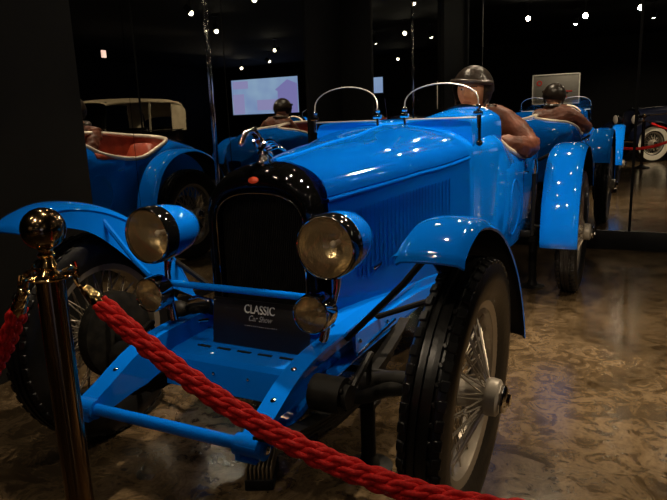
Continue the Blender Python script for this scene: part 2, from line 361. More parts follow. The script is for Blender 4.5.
w0.location = (WF, 0 - CY, R_T); w0.rotation_euler = (0, CAMB, 0)
for (x, y, rz, cb) in ((-WF, 0, PI, CAMB), (WX, 2.732, 0, 0.01), (-WX, 2.732, PI, 0.01)):
    c = link_copy(w0, car); c.location = (x, y - CY, R_T); c.rotation_euler = (0, cb, rz)

# ---- chassis
for sx in (-1, 1):
    b = cmb()
    top = smooth_path([(0, -0.515, 0.395), (0, -0.42, 0.432), (0, -0.30, 0.485), (0, -0.18, 0.515), (0, -0.02, 0.525), (0, 0.3, 0.53), (0, 1.2, 0.52), (0, 2.2, 0.50), (0, 3.35, 0.50)], 6)
    rings = []
    for p in top:
        y, z = p.y, p.z; h = min(0.125, 0.045 + max(0, (y + 0.515)) * 0.32)
        xo, xi = 0.335, 0.270
        rings.append([(sx * xi, y, z), (sx * xo, y, z), (sx * xo, y, z - 0.012), (sx * (xi + 0.018), y, z - 0.02), (sx * (xi + 0.018), y, z - h + 0.01), (sx * xo, y, z - h + 0.004), (sx * xo, y, z - h), (sx * xi, y, z - h)])
    b.loft(rings).build('chassis_rail', BLUE, car, 30)
b = cmb(); b.tube([(-0.325, -0.487, 0.383), (0.325, -0.487, 0.383)], 0.0185, 16); b.build('front_crossbar', BLUE, car)
for sx in (-1, 1):
    b = cmb(); b.cyl((sx * 0.26, -0.487, 0.383), (sx * 0.350, -0.487, 0.383), 0.030, n=20); b.build('crossbar_boss', BLUE, car)
    b = cmb(); b.lathe([(0.012, 0), (0.012, 0.008), (0.006, 0.012), (0.001, 0.013)], (sx * 0.350, -0.487, 0.383), (sx, 0, 0), 12)
    b.build('rail_bolt', CHROME, car)
    for (y, z) in ((-0.36, 0.452), (-0.24, 0.498)):
        b = cmb(); b.lathe([(0.010, 0), (0.009, 0.006), (0.001, 0.010)], (sx * 0.30, y, z + 0.002), (0, -0.35, 1), 12); b.build('rail_bolt', CHROME, car)
# apron between the rails, slotted top and riveted front face
b = cmb()
b.loft([[(x, 0.30, 0.465), (x, -0.10, 0.452), (x, -0.135, 0.446), (x, -0.150, 0.430), (x, -0.165, 0.335), (x, -0.155, 0.330), (x, -0.140, 0.425), (x, -0.125, 0.436), (x, 0.30, 0.453)] for x in (-0.272, -0.1, 0.1, 0.272)])
ap = b.build('front_apron', BLUE, car, 30)
b = cmb()
for row in range(3):
    for k in range(5):
        b = cmb(); x = -0.17 + k * 0.085 + 0.03 * (row % 2); y = -0.07 + row * 0.05
        b.box((x, y, 0.4535 + (y + 0.1) * 0.033), (0.055, 0.012, 0.004), 0.0015); b.build('apron_slot', BLACKM, ap)
for x in (-0.2, -0.07, 0.07, 0.2):
    b = cmb(); b.ball((x, -0.158, 0.40), 0.0055, nu=10, nv=6); b.build('apron_rivet', CHROME, ap)
# axle, springs, links, dampers
b = cmb(); b.tube(smooth_path([(-0.66, 0, 0.41), (-0.5, 0, 0.375), (-0.36, 0, 0.325), (0, 0, 0.315), (0.36, 0, 0.325), (0.5, 0, 0.375), (0.66, 0, 0.41)], 5), 0.027, 10); b.build('front_axle', IRON, car)
b = cmb(); b.tube([(-0.63, 2.732, 0.41), (-0.15, 2.732, 0.41), (-0.1, 2.732, 0.41), (0.1, 2.732, 0.41), (0.15, 2.732, 0.41), (0.63, 2.732, 0.41)], [0.035, 0.045, 0.12, 0.12, 0.045, 0.035], 14); b.build('rear_axle', IRON, car)
for sx in (-1, 1):
    b = cmb()
    for k in range(5):
        L = 0.52 - k * 0.085
        b.loft([[(sx * x, y, 0.335 + 0.10 * (y / 0.52) ** 2 - 0.011 * k + dz) for x, dz in ((0.335, 0), (0.385, 0), (0.385, -0.009), (0.335, -0.009))] for y in [L * (i / 8 - 1) for i in range(17)]])
    b.build('leaf_spring', IRON, car)
    b = cmb(); b.cyl((sx * 0.345, -0.20, 0.425), (sx * 0.445, -0.20, 0.425), 0.055, n=28); b.cyl((sx * 0.445, -0.20, 0.425), (sx * 0.462, -0.20, 0.425), 0.036, n=20)
    b.tube([(sx * 0.452, -0.20, 0.425), (sx * 0.452, -0.03, 0.495), (sx * 0.452, -0.02, 0.49)], 0.012, 8); b.tube([(sx * 0.452, -0.03, 0.49), (sx * 0.43, 0.0, 0.36)], 0.009, 8)
    for (dy, dz) in ((0.03, 0.03), (-0.03, 0.03), (0.0, -0.042)): b.cyl((sx * 0.34, -0.20 + dy, 0.425 + dz), (sx * 0.452, -0.20 + dy, 0.425 + dz), 0.007, n=8)
    b.build('shock_absorber', IRON, car)
    b = cmb(); b.tube([(sx * 0.40, 0.02, 0.37), (sx * 0.52, 0.02, 0.40), (sx * 0.645, 0.0, 0.41)], [0.034, 0.03, 0.04], 14); b.cyl((sx * 0.655, 0, 0.33), (sx * 0.655, 0, 0.49), 0.024, n=14); b.build('steering_knuckle', IRON, car)
b = cmb(); b.tube([(-0.62, 0.14, 0.36), (0.62, 0.14, 0.36)], 0.013, 10); b.tube([(0.60, 0.10, 0.40), (0.47, 0.9, 0.45)], 0.012, 10); b.build('tie_rod', IRON, car)
b = cmb(); b.loft([[(x * sx_, y, z) for (sx_, z) in ((1, 0.52), (1, 0.34), (0.6, 0.27), (-0.6, 0.27), (-1, 0.34), (-1, 0.52))] for y, x in ((0.2, 0.12), (0.3, 0.17), (1.0, 0.17), (1.4, 0.12))]); b.build('engine_sump', IRON, car, 20)
b = cmb()
for y in (0.9, 1.6, 2.35, 3.3): b.box((0, y, 0.45), (0.6, 0.05, 0.07), 0.005)
b.tube([(0, 1.4, 0.38), (0, 2.65, 0.41)], 0.03, 10)
b.build('frame_crossmember', IRON, car)

# ---- radiator
def arch(w_, zb, zs, zt, n=20, p=2.3):
    pts = [(w_, zb), (w_, (zb + zs) / 2), (w_, zs)]
    for i in range(1, n):
        a = PI * i / n; c, s_ = math.cos(a), math.sin(a)
        pts.append((w_ * math.copysign(abs(c) ** (2 / p), c), zs + (zt - zs) * abs(s_) ** (2 / p)))
    return pts + [(-w_, zs), (-w_, (zb + zs) / 2), (-w_, zb)]
b = cmb()
lay = [(0.036, -0.044, 0.105, 0.988), (0.030, -0.034, 0.075, 0.996), (0.026, -0.026, 0.060, 1.004), (0.012, -0.010, 0.053, 1.030), (0.004, 0.0, 0.060, 1.056), (0.0, 0.0, 0.085, 1.074), (0.0, 0.0, 0.13, 1.083), (0.0, 0.0, 0.205, 1.086)]
rings = []
for ins, dzb, y, zt in lay:
    rings.append([(x, y, z) for x, z in arch(0.215 - ins, 0.50 + ins * 0.4, 0.875, zt, p=2.45)])
b.loft(rings, closed=False, cap=False)
bmesh.ops.solidify(b.bm, geom=b.bm.faces[:], thickness=0.004)
shell = b.build('radiator_shell', BLACKP, car, 60)
b = cmb()
b.tube([(x, 0.068, z) for x, z in arch(0.180, 0.515, 0.875, 0.985, p=2.45)], 0.0042, 8); b.build('grille_surround', CHROME, shell)
b = cmb()
go = arch(0.182, 0.50, 0.875, 0.988, p=2.45)
b.prism(go, 0.11, 0.13, 'Y')
gr = b.build('grille_core', BLACKM, shell)
b = cmb()
for k in range(48):
    x = -0.178 + k * 0.00757
    u = abs(x) / 0.182; zt = 0.875 + 0.113 * max(0, 1 - u ** 2.45) ** (1 / 2.45)
    b.box((x, 0.107, (0.50 + zt) / 2), (0.0025, 0.008, zt - 0.50 - 0.006))
b.build('grille_fins', IRON, gr)
b = cmb(); b.lathe([(0.001, 0), (0.021, 0), (0.021, 0.003), (0.017, 0.005), (0.001, 0.006)], (0, 0.054, 1.030), (0, -1, 0.25), 28)
bd = b.build('radiator_badge', BADGE, shell)
for v_ in bd.data.vertices: v_.co.z = 1.030 + (v_.co.z - 1.030) * 0.55
b = cmb(); b.lathe([(0.001, -0.01), (0.034, -0.01), (0.034, 0.006), (0.026, 0.012), (0.018, 0.020), (0.016, 0.034), (0.022, 0.040), (0.020, 0.048), (0.001, 0.050)], (0, 0.125, 1.075), (0, 0, 1), 24); cap_ = b.build('radiator_cap', CHROME, shell)
# chrome bird mascot with an arched neck
b = cmb()
b.tube(smooth_path([(0, 0.165, 1.105), (0, 0.135, 1.120), (0, 0.112, 1.145), (0, 0.090, 1.178), (0, 0.055, 1.196), (0, 0.022, 1.186), (0, 0.004, 1.166), (0, -0.012, 1.150)], 6),
       [0.004] + [0.018] * 3 + [0.019] * 6 + [0.017] * 6 + [0.013] * 8 + [0.010] * 8 + [0.009] * 5 + [0.010] * 4 + [0.008, 0.004], 12)
for sx in (-1, 1):
    for k in range(4):
        b.tube(smooth_path([(sx * 0.010, 0.10 + k * 0.008, 1.145 - k * 0.006), (sx * (0.032 + 0.004 * k), 0.115 + k * 0.012, 1.160 - k * 0.008), (sx * (0.042 + 0.004 * k), 0.145 + 0.014 * k, 1.150 - k * 0.01)], 4), [0.007] * 4 + [0.006] * 4 + [0.002], 8)
for k in range(5): b.tube([(0, 0.085 - k * 0.016, 1.200 - 0.001 * k * k), (0, 0.092 - k * 0.016, 1.211 - 0.001 * k * k)], [0.006, 0.002], 6)
b.build('mascot', CHROME, cap_)

# ---- body surfaces
W_T = [(0.13, 0.212), (0.2, 0.222), (0.78, 0.338), (1.25, 0.452), (1.6, 0.495), (2.2, 0.515), (2.7, 0.515), (3.1, 0.465), (3.45, 0.35), (3.7, 0.20), (3.8, 0.09)]
ZB_T = [(0.13, 0.950), (0.2, 0.953), (0.9, 0.990), (1.35, 1.035), (1.70, 1.020), (2.06, 0.790), (2.45, 0.770), (2.95, 0.985), (3.3, 0.96), (3.65, 0.84), (3.8, 0.74)]
ZC_T = [(0.13, 1.082), (0.2, 1.086), (0.8, 1.135), (1.25, 1.180), (1.8, 1.185), (2.4, 1.170), (2.95, 1.120), (3.3, 1.04), (3.65, 0.89), (3.8, 0.76)]
ZL_T = [(0.13, 0.545), (1.15, 0.50), (1.35, 0.42), (3.2, 0.44), (3.6, 0.52), (3.8, 0.62)]
def wid(y): return lerp_tab(W_T, y)
def zbelt(y): return lerp_tab(ZB_T, y)
def zcen(y): return lerp_tab(ZC_T, y)
def zlow(y): return lerp_tab(ZL_T, y)
def ztop(x, y, p=2.25):
    u = min(1, abs(x) / wid(y)); return zbelt(y) + (zcen(y) - zbelt(y)) * max(0, 1 - u ** p) ** (1 / p)
def side_x(y, z):
    zb, zl = zbelt(y), zlow(y); t = min(1, max(0, (zb - z) / max(0.05, zb - zl)))
    tuck = 0.0 if y < 1.2 else min(1, (y - 1.2) / 0.6)
    return wid(y) * (1 + 0.015 * math.sin(PI * t)) - tuck * 0.03 * t ** 2.2
def section(y, groove=True, n=28):
    wd, zb, zc, zl = wid(y), zbelt(y), zcen(y), zlow(y); pts = []
    for i in range(9):
        z = zl + (zb - 0.012 - zl) * i / 8; pts.append((side_x(y, z), z))
    if groove: pts += [(wd + 0.006, zb - 0.008), (wd + 0.007, zb - 0.002), (wd + 0.003, zb + 0.004), (wd - 0.004, zb + 0.006)]
    else: pts += [(wd, zb - 0.008), (wd, zb - 0.002), (wd, zb + 0.002), (wd - 0.001, zb + 0.006)]
    half = []
    for i in range(1, n):
        a = 0.5 * PI * i / n; c, s_ = math.cos(a), math.sin(a); p = 2.25
        x = wd * c ** (2 / p); z = zb + (zc - zb) * s_ ** (2 / p)
        if z > zb + 0.007: half.append((x, z))
        else: half.append((min(x, wd - 0.005), zb + 0.007))
    right = pts + half
    return [(x, z) for x, z in right] + [(0, zc)] + [(-x, z) for x, z in reversed(right)]
# hood
b = cmb()
b.loft([[(x, y, z) for x, z in section(y)] for y in [0.175 + (1.20 - 0.175) * i / 30 for i in range(31)]], closed=False, cap=False)
bmesh.ops.solidify(b.bm, geom=b.bm.faces[:], thickness=0.004)
hood = b.build('hood', BLUE, car, 30)
for sx in (-1, 1):
    b = cmb()
    for k in range(26):
        y = 0.34 + k * 0.027; z0, z1 = 0.64, zbelt(y) - 0.06; x = (side_x(y, z0) + side_x(y, z1)) / 2 + 0.001
        b.loft([[(sx * (x + 0.0055 * q), y - 0.002 + 0.010 * (1 - q), z) for q in (0, 1)] + [(sx * x, y + 0.012, z)] for z in (z0, z0 + 0.012, z1 - 0.012, z1)])
    b.build('hood_louvers', BLUE, hood, 30)
    b = cmb(); b.tube([(sx * (wid(0.42) + 0.012), 0.42, 0.655), (sx * (wid(0.42) + 0.02), 0.47, 0.66), (sx * (wid(0.42) + 0.012), 0.50, 0.67)], 0.007, 8); b.build('hood_catch', CHROME, hood)
b = cmb(); b.tube([(0, 0.2 + 0.1 * i, zcen(0.2 + 0.1 * i) + 0.001) for i in range(11)], 0.006, 8); b.build('hood_hinge', BLUE, hood)
# sloping valance between hood and fender
for sx in (-1, 1):
    b = cmb()
    ys = [0.10 + 0.1 * i for i in range(14)]
    vx = lambda y: max(0.344, wid(y) + 0.012)
    b.loft([[(sx * (wid(max(y, 0.2)) - 0.012), y, 0.565 - 0.03 * y), (sx * (wid(max(y, 0.2)) + 0.004), y, 0.545 - 0.035 * y), (sx * (vx(y) - 0.01), y, 0.515 - 0.035 * y), (sx * vx(y), y, 0.507 - 0.035 * y), (sx * vx(y), y, 0.44 - 0.035 * y),
             (sx * (vx(y) - 0.008), y, 0.44 - 0.035 * y), (sx * (vx(y) - 0.015), y, 0.503 - 0.035 * y), (sx * (wid(max(y, 0.2)) - 0.012), y, 0.535 - 0.035 * y)] for y in ys])
    vl = b.build('side_valance', BLUE, car, 30)
    for y in (0.13, 0.38, 0.62, 0.86):
        b = cmb(); b.ball((sx * (vx(y) + 0.002), y, 0.475 - 0.035 * y), 0.008, nu=10, nv=6); b.build('valance_bolt', CHROME, vl)
    b = cmb(); b.tube([(sx * 0.347, 0.10, 0.43), (sx * 0.347, 0.46, 0.445)], 0.005, 8)
    b.build('valance_rod', CHROME, vl)
# body tub with two oval cockpit openings
OV = [(-0.245, 2.42, 0.235, 0.57), (0.245, 2.42, 0.235, 0.57)]
def ovv(x, y):
    return min(((abs(x - cx) / ax) ** 2.5 + (abs(y - cy) / ay) ** 2.5) for cx, cy, ax, ay in OV)
b = cmb()
NY, NX = 150, 72
ys = [1.195 + (3.8 - 1.195) * i / NY for i in range(NY + 1)]
g = []
for y in ys:
    row = []
    for j in range(NX + 1):
        q = -1 + 2 * j / NX; s_ = math.sin(q * PI / 2); s_ = 0.5 * s_ + 0.5 * q
        x = s_ * wid(y); yy = y
        for cx, cy, ax, ay in OV:      # snap points near an opening's edge on to it
            rv = ((abs(x - cx) / ax) ** 2.5 + (abs(yy - cy) / ay) ** 2.5) ** 0.4
            if 0.93 < rv < 1.05 and rv > 0: x, yy = cx + (x - cx) / rv, cy + (yy - cy) / rv
        row.append((x, yy))
    g.append(row)
V = [[b.v((x, y, ztop(x, y))) for x, y in row] for row in g]
for i in range(NY):
    for j in range(NX):
        c = [g[i][j], g[i][j + 1], g[i + 1][j + 1], g[i + 1][j]]
        mx, my = sum(p[0] for p in c) / 4, sum(p[1] for p in c) / 4
        if ovv(mx, my) > 0.985: b.f([V[i][j], V[i][j + 1], V[i + 1][j + 1], V[i + 1][j]])
for sx, jj in ((-1, 0), (1, NX)):
    prev = [V[i][jj] for i in range(NY + 1)]
    for k in range(1, 10):
        cur = []
        for y in ys:
            z = zbelt(y) + (zlow(y) - zbelt(y)) * k / 9; cur.append(b.v((sx * side_x(y, z), y, z)))
        for i in range(NY): b.f([prev[i], prev[i + 1], cur[i + 1], cur[i]])
        prev = cur
body = b.build('body', BLUE, car, 40)
# floor, inner lining, rims
b = cmb(); b.loft([[(-side_x(y, zlow(y)) + 0.004, y, zlow(y) + 0.002), (side_x(y, zlow(y)) - 0.004, y, zlow(y) + 0.002), (side_x(y, zlow(y)) - 0.004, y, zlow(y) + 0.014), (-side_x(y, zlow(y)) + 0.004, y, zlow(y) + 0.014)] for y in ys[::10]]); b.build('body_floor', BLACKM, car)
for cx, cy, ax, ay in OV:
    ring = []
    for k in range(72):
        a = 2 * PI * k / 72; c, s_ = math.cos(a), math.sin(a)
        x = cx + ax * math.copysign(abs(c) ** 0.8, c); y = cy + ay * math.copysign(abs(s_) ** 0.8, s_)
        ring.append((x, y, ztop(x, y)))
    b = cmb(); b.tube(ring, 0.019, 10, closed=True); b.build('cockpit_rim', RIMC, car)
    b = cmb()
    lim = lambda x, z, y: max(-(side_x(y, z) - 0.012), min(side_x(y, z) - 0.012, x))
    b.loft([[(lim(x, z - d, y), y, z - d) for x, y, z in ring] for d in (0.005, 0.12, 0.26, 0.38)], cap=False); b.build('cockpit_lining', REDL, car)
# seats: cushion and piped back, one each side
for cx in (-0.232, 0.232):
    b = cmb()
    rings = []
    for k in range(15):
        x = -0.20 + 0.40 * k / 14; e = (1 - abs(x / 0.205) ** 4) ** 0.5; pl = 0.010 * abs(math.sin(7 * PI * k / 14))
        zt = 0.70 + 0.36 * e
        prof = [(2.62, 0.62), (2.64, 0.78), (2.69, 0.95), (2.72 , zt - 0.03), (2.745, zt), (2.79, zt), (2.82, zt - 0.04), (2.84, 0.8), (2.84, 0.60)]
        rings.append([(cx + x, y - pl, z) for y, z in prof])
    b.loft(rings); st = b.build('seat_back', REDL, car, 50)
    b = cmb(); b.box((cx, 2.36, 0.60), (0.39, 0.5, 0.14), 0.045, None, 3); b.build('seat_cushion', REDL, car)
b = cmb(); b.ball((-0.33, 2.02, 0.96), 0.05, (0.9, 1.6, 0.9)); b.tube([(-0.44, 1.98, 0.98), (-0.44, 2.7, 0.88)], 0.04, 12); b.build('arm_pad', REDL, car)
# scuttles ahead of each seat with flat front faces
def scuttle(x0, x1, dome, name):
    b = cmb(); xc, hw_ = (x0 + x1) / 2, (x1 - x0) / 2; rings = []
    for y in (1.262, 1.27, 1.34, 1.45, 1.58, 1.72, 1.84, 1.90):
        r = []
        for k in range(25):
            q = -1 + 2 * k / 24
            x = xc + hw_ * (math.sin(q * PI / 2) * 0.5 + q * 0.5)
            u = abs((x - xc) / hw_)
            z = 1.203 - 0.016 * u ** 2 - 0.05 * max(0, u - 0.86) ** 2 / 0.02
            k_ = math.sin(PI * min(1, max(0, (y - 1.27) / 0.55)) / 2)
            z += dome * k_ * max(0, 1 - u ** 2.2)
            if y < 1.265: z -= 0.006
            r.append((max(-wid(y) + 0.004, min(wid(y) - 0.004, x)), y, max(z, ztop(x, y) - 0.02) if u < 0.999 else ztop(x, y) - 0.03))
        zb = [(p[0], p[1], min(p[2] - 0.004, ztop(p[0], p[1]) - 0.03)) for p in reversed(r)]
        rings.append(r + zb)
    b.loft(rings); return b.build(name, BLUE, car, 35)
scuttle(-0.400, -0.030, 0.0, 'scuttle')
scuttle(0.098, 0.446, 0.056, 'scuttle')
b = cmb(); b.tube(smooth_path([(0.10, 1.905, 1.19), (0.16, 1.905, 1.235), (0.255, 1.905, 1.258), (0.35, 1.905, 1.235), (0.41, 1.905, 1.18)], 6), 0.012, 10); b.build('scuttle_trim', RIMC, car)
# windscreens
def screen(x0, x1, y, zt, zbase, name='windscreen'):
    xc, hw_ = (x0 + x1) / 2, (x1 - x0) / 2
    arc = [(x0, y, zbase), (x0, y, zbase + 0.06)] + [(xc - hw_ * math.cos(PI * k / 24), y + 0.015 * math.sin(PI * k / 24), zbase + 0.07 + (zt - zbase - 0.07) * math.sin(PI * k / 24) ** 0.85) for k in range(1, 24)] + [(x1, y, zbase + 0.06), (x1, y, zbase)]
    b = cmb(); b.tube(arc, 0.0034, 8); b.tube([(x0, y, zbase), (x1, y, zbase)], 0.005, 8); fr = b.build(name, NICKEL, car)
    b = cmb(); b.loft([[(p[0], p[1] - 0.0015, p[2]) for p in arc], [(p[0], p[1] + 0.0015, p[2]) for p in arc]]); b.build('glass', GLASS, fr)
    for x in (x0, x1):
        b = cmb(); b.cyl((x, y, zbase - 0.05), (x, y, zbase + 0.045), 0.008, n=12); b.ball((x, y, zbase + 0.05), 0.014, nu=12, nv=8); b.cyl((x - 0.02, y - 0.004, zbase + 0.02), (x + 0.02, y - 0.004, zbase + 0.02), 0.010, n=12); b.build('clamp', CHROME, fr)
screen(-0.398, -0.040, 1.255, 1.376, 1.203)
screen(0.105, 0.470, 1.255, 1.368, 1.203)
b = cmb(); b.cyl((0.474, 1.262, 1.08), (0.474, 1.262, 1.235), 0.008, n=12); b.ball((0.474, 1.262, 1.085), 0.016, nu=12, nv=8); b.build('windscreen_post', BLACKP, car)
# steering wheel
b = cmb()
sw = Vector((0.232, 1.93, 1.10)); sd = Vector((0, 0.88, 0.47)).normalized(); su, sv, _ = frame(sd)
b.tube([sw + (su * math.cos(k * PI / 18) + sv * math.sin(k * PI / 18)) * 0.185 for k in range(36)], 0.013, 8, closed=True)
for k in range(4): b.tube([sw - sd * 0.02, sw + (su * math.cos(k * PI / 2 + .78) + sv * math.sin(k * PI / 2 + .78)) * 0.18], 0.007, 6)
b.cyl(sw - sd * 0.5, sw, 0.016, n=10); b.build('steering_wheel', BLACKP, car)
# door panel and oval trim on each side
def side_panel(sx, y0, y1, z0, z1, off, name, m_, parent):
    b = cmb(); rr = []
    for i in range(13):
        y = y0 + (y1 - y0) * i / 12
        rr.append([(sx * (side_x(y, z0 + (z1 - z0) * k / 10) + (off if 0 < k < 10 and 0 < i < 12 else -0.004)), y, z0 + (z1 - z0) * k / 10) for k in range(11)])
    b.loft(rr, closed=False, cap=False); return b.build(name, m_, parent, 25)
for sx in (-1, 1):
    d_ = side_panel(sx, 1.72, 2.24, 0.52, 0.93, 0.006, 'door', BLUE, car)
    b = cmb(); b.tube([(sx * (side_x(1.95 + 0.115 * math.cos(a), 0.68 + 0.16 * math.sin(a)) + 0.007), 1.95 + 0.115 * math.cos(a), 0.68 + 0.16 * math.sin(a)) for a in [k * PI / 24 for k in range(48)]], 0.004, 6, closed=True); b.build('oval_bead', BLUE, d_)
    b = cmb(); b.cyl((sx * (side_x(2.17, 0.86) + 0.004), 2.17, 0.86), (sx * (side_x(2.17, 0.86) + 0.03), 2.17, 0.86), 0.007, n=10); b.tube([(sx * (side_x(2.17, 0.86) + 0.03), 2.13, 0.86), (sx * (side_x(2.17, 0.86) + 0.03), 2.19, 0.86)], 0.006, 8); b.build('door_handle', CHROME, d_)
# outside hand brake
b = cmb(); b.tube([(0.565, 2.25, 0.46), (0.572, 2.235, 0.70), (0.575, 2.225, 0.86)], 0.013, 10); hb = b.build('hand_brake', BLACKM, car)
b = cmb(); b.tube([(0.575, 2.225, 0.85), (0.577, 2.222, 0.885), (0.577, 2.218, 0.935)], [0.015, 0.018, 0.014], 12); b.tube([(0.577, 2.235, 0.87), (0.577, 2.26, 0.90), (0.577, 2.25, 0.935)], 0.006, 8); b.build('grip', CHROME, hb)
b = cmb(); b.box((0.50, 2.25, 0.47), (0.12, 0.04, 0.04), 0.006); b.build('brake_bracket', BLACKM, hb)
# ---- fenders
def fender(path, xi, xo, sx, name, crown=0.022, th=0.006, nar=None):
    P = smooth_path([(0, y, z) for y, z in path], 7); m_ = len(P); b = cmb(); rings = []
    for i, p in enumerate(P):
        d = (P[min(i + 1, m_ - 1)] - P[max(i - 1, 0)]).normalized(); nrm = Vector((0, -d.z, d.y))
        if nrm.z < 0 and abs(d.y) > 0.5: nrm = -nrm
        t = i / (m_ - 1); xo_, xi_ = xo, xi
        if nar: xi_ = xi + nar[0] * t; xo_ = xo + nar[1] * t
        r = []
        for off in (0, -th):
            row = []
            for k in range(13):
                q = -1 + 2 * k / 12; x = (xi_ + xo_) / 2 + (xo_ - xi_) / 2 * q * (1 if off == 0 else 0.97)
                hgt = -crown * abs(q) ** 3.2 * min(1, 0.35 + 2.2 * t) - (0.007 * max(0, abs(q) - 0.9) / 0.1) + off
                if i < 2: hgt -= 0.006 * (2 - i)
                pt = p + nrm * hgt; row.append((sx * x, pt.y, pt.z))
            r.append(row)
        rings.append(r[0] + r[1][::-1])
    b.loft(rings)
    for f_ in b.bm.faces:      # the underside is black
        cc = f_.calc_center_median()
    o = b.build(name, [BLUE, BLACKM], car, 40)
    nside = 13
    for pi_, pl in enumerate(o.data.polygons):
        vs = [v_ % 26 for v_ in pl.vertices]
        if all(v_ >= 13 for v_ in vs): pl.material_index = 1
    return o
FRONT = [(-0.365, 0.898), (-0.30, 0.938), (-0.19, 0.966), (-0.06, 0.952), (0.08, 0.905), (0.22, 0.823), (0.34, 0.722), (0.43, 0.61), (0.495, 0.49), (0.515, 0.43)]
REAR = [(2.20, 0.39), (2.20, 0.52), (2.235, 0.68), (2.32, 0.84), (2.46, 0.955), (2.64, 1.005), (2.84, 0.998), (3.02, 0.93), (3.16, 0.81), (3.22, 0.68)]
for sx in (1, -1):
    ff = fender(FRONT, 0.668, 0.840, sx, 'front_fender')
    low = [(-0.345, 0.893), (-0.27, 0.892), (-0.195, 0.880), (-0.09, 0.845), (0.0, 0.785), (0.095, 0.702), (0.17, 0.632), (0.27, 0.55), (0.40, 0.48), (0.50, 0.42)]
    upp = [(-0.350, 0.897), (-0.29, 0.922), (-0.19, 0.932), (-0.07, 0.920), (0.05, 0.88), (0.17, 0.822), (0.28, 0.755), (0.37, 0.66), (0.44, 0.55), (0.505, 0.43)]
    b = cmb()
    U_, L_ = smooth_path([(0, a, c) for a, c in upp], 4), smooth_path([(0, a, c) for a, c in low], 4)
    b.loft([[(sx * 0.672, p.y, p.z), (sx * 0.664, (p.y + q.y) / 2, (p.z + q.z) / 2), (sx * 0.656, q.y, q.z), (sx * 0.661, q.y, q.z), (sx * 0.672, (p.y + q.y) / 2, (p.z + q.z) / 2), (sx * 0.678, p.y, p.z)] for p, q in zip(U_, L_)])
    b.build('fender_skirt', BLUE, ff)
    fender(REAR, 0.618, 0.838, sx, 'rear_fender')
    b = cmb(); b.tube([(sx * 0.33, 0.06, 0.50), (sx * 0.55, 0.02, 0.72), (sx * 0.70, 0.0, 0.90)], 0.011, 8); b.build('fender_stay', BLACKM if sx > 0 else BLUE, car)  # front stay: left one black to stand in for a band of shade
    b = cmb(); b.tube([(sx * 0.33, 0.30, 0.50), (sx * 0.55, 0.36, 0.58), (sx * 0.70, 0.40, 0.63)], 0.011, 8); b.build('fender_stay', BLACKM, car)
    b = cmb(); b.tube([(sx * 0.33, 2.7, 0.48), (sx * 0.5, 2.7, 0.88), (sx * 0.68, 2.72, 0.975)], 0.012, 8); b.build('fender_stay', BLACKM, car)
# ---- lamps
def lamp(c, r, depth, name, bucket_m, visor=True):
    c = Vector(c); b = cmb(); d = (0, 1, 0)
    b.lathe([(r * 0.985, 0.035), (r * 1.0, 0.055), (r * 0.98, depth * 0.4), (r * 0.88, depth * 0.65), (r * 0.66, depth * 0.86), (r * 0.36, depth * 0.97), (0.001, depth)], c, d, 40, cap=False)
    bk = b.build(name, bucket_m, car, 50)
    b = cmb(); b.lathe([(r * 0.94, -0.006), (r * 0.985, -0.008), (r * 1.015, 0.002), (r * 1.025, 0.030), (r * 1.01, 0.050), (r * 0.97, 0.052), (r * 0.95, 0.02)], c, d, 44, closed=True); b.build('lamp_rim', BLACKP if visor else CHROME, bk)
    b = cmb(); b.tube([c + Vector((r * 0.955 * math.cos(k * PI / 22), -0.006, r * 0.955 * math.sin(k * PI / 22))) for k in range(44)], 0.0032, 6, closed=True); b.build('lens_ring', CHROME, bk)
    b = cmb(); b.lathe([(r * 0.95, 0.004), (r * 0.84, 0.030), (r * 0.66, 0.06), (r * 0.42, 0.08), (r * 0.12, 0.09), (0.001, 0.09)], c, d, 40, cap=False)
    b.build('reflector', REFL, bk)
    b = cmb(); b.ball(c + Vector((0, 0.052, 0)), r * 0.12); b.cyl(c + Vector((0, 0.05, 0)), c + Vector((0, 0.09, 0)), r * 0.09, n=12); b.build('lamp_bulb', EYEW, bk)
    b = cmb(); n = 29
    # moulded lens: vertical flutes across a shallow dome
    rr = []
    for i in range(n):
        x = -0.95 + 1.90 * i / (n - 1); hz = math.sqrt(max(0, 0.9026 - x * x)); fl = 0.0014 * (i % 2)
        rr.append([(c.x + r * x, c.y - 0.002 - 0.010 * max(0, 1 - x * x - (hz * q) ** 2) - fl, c.z + r * hz * q) for q in [-1 + 2 * k / 12 for k in range(13)]])
    b.loft(rr, closed=False, cap=False); b.build('lens', LENS, bk, 180)
    return bk
for sx in (1, -1):
    lamp((sx * 0.351, -0.105, 0.848), 0.100, 0.235, 'headlight', BLUE)
    b = cmb(); b.tube([(sx * 0.345, -0.02, 0.755), (sx * 0.345, -0.03, 0.70), (sx * 0.322, -0.05, 0.60), (sx * 0.305, -0.06, 0.53)], [0.016, 0.011, 0.011, 0.016], 10); b.ball((sx * 0.345, -0.02, 0.752), 0.02, nu=12, nv=8); b.build('headlight_post', CHROME, car)
    lamp((sx * 0.320, -0.155, 0.650), 0.061, 0.085, 'fog_lamp', BLACKP, False)
b = cmb(); b.tube([(-0.335, -0.065, 0.672), (0.335, -0.065, 0.672)], 0.0125, 12); b.build('lamp_bar', BLUE, car)
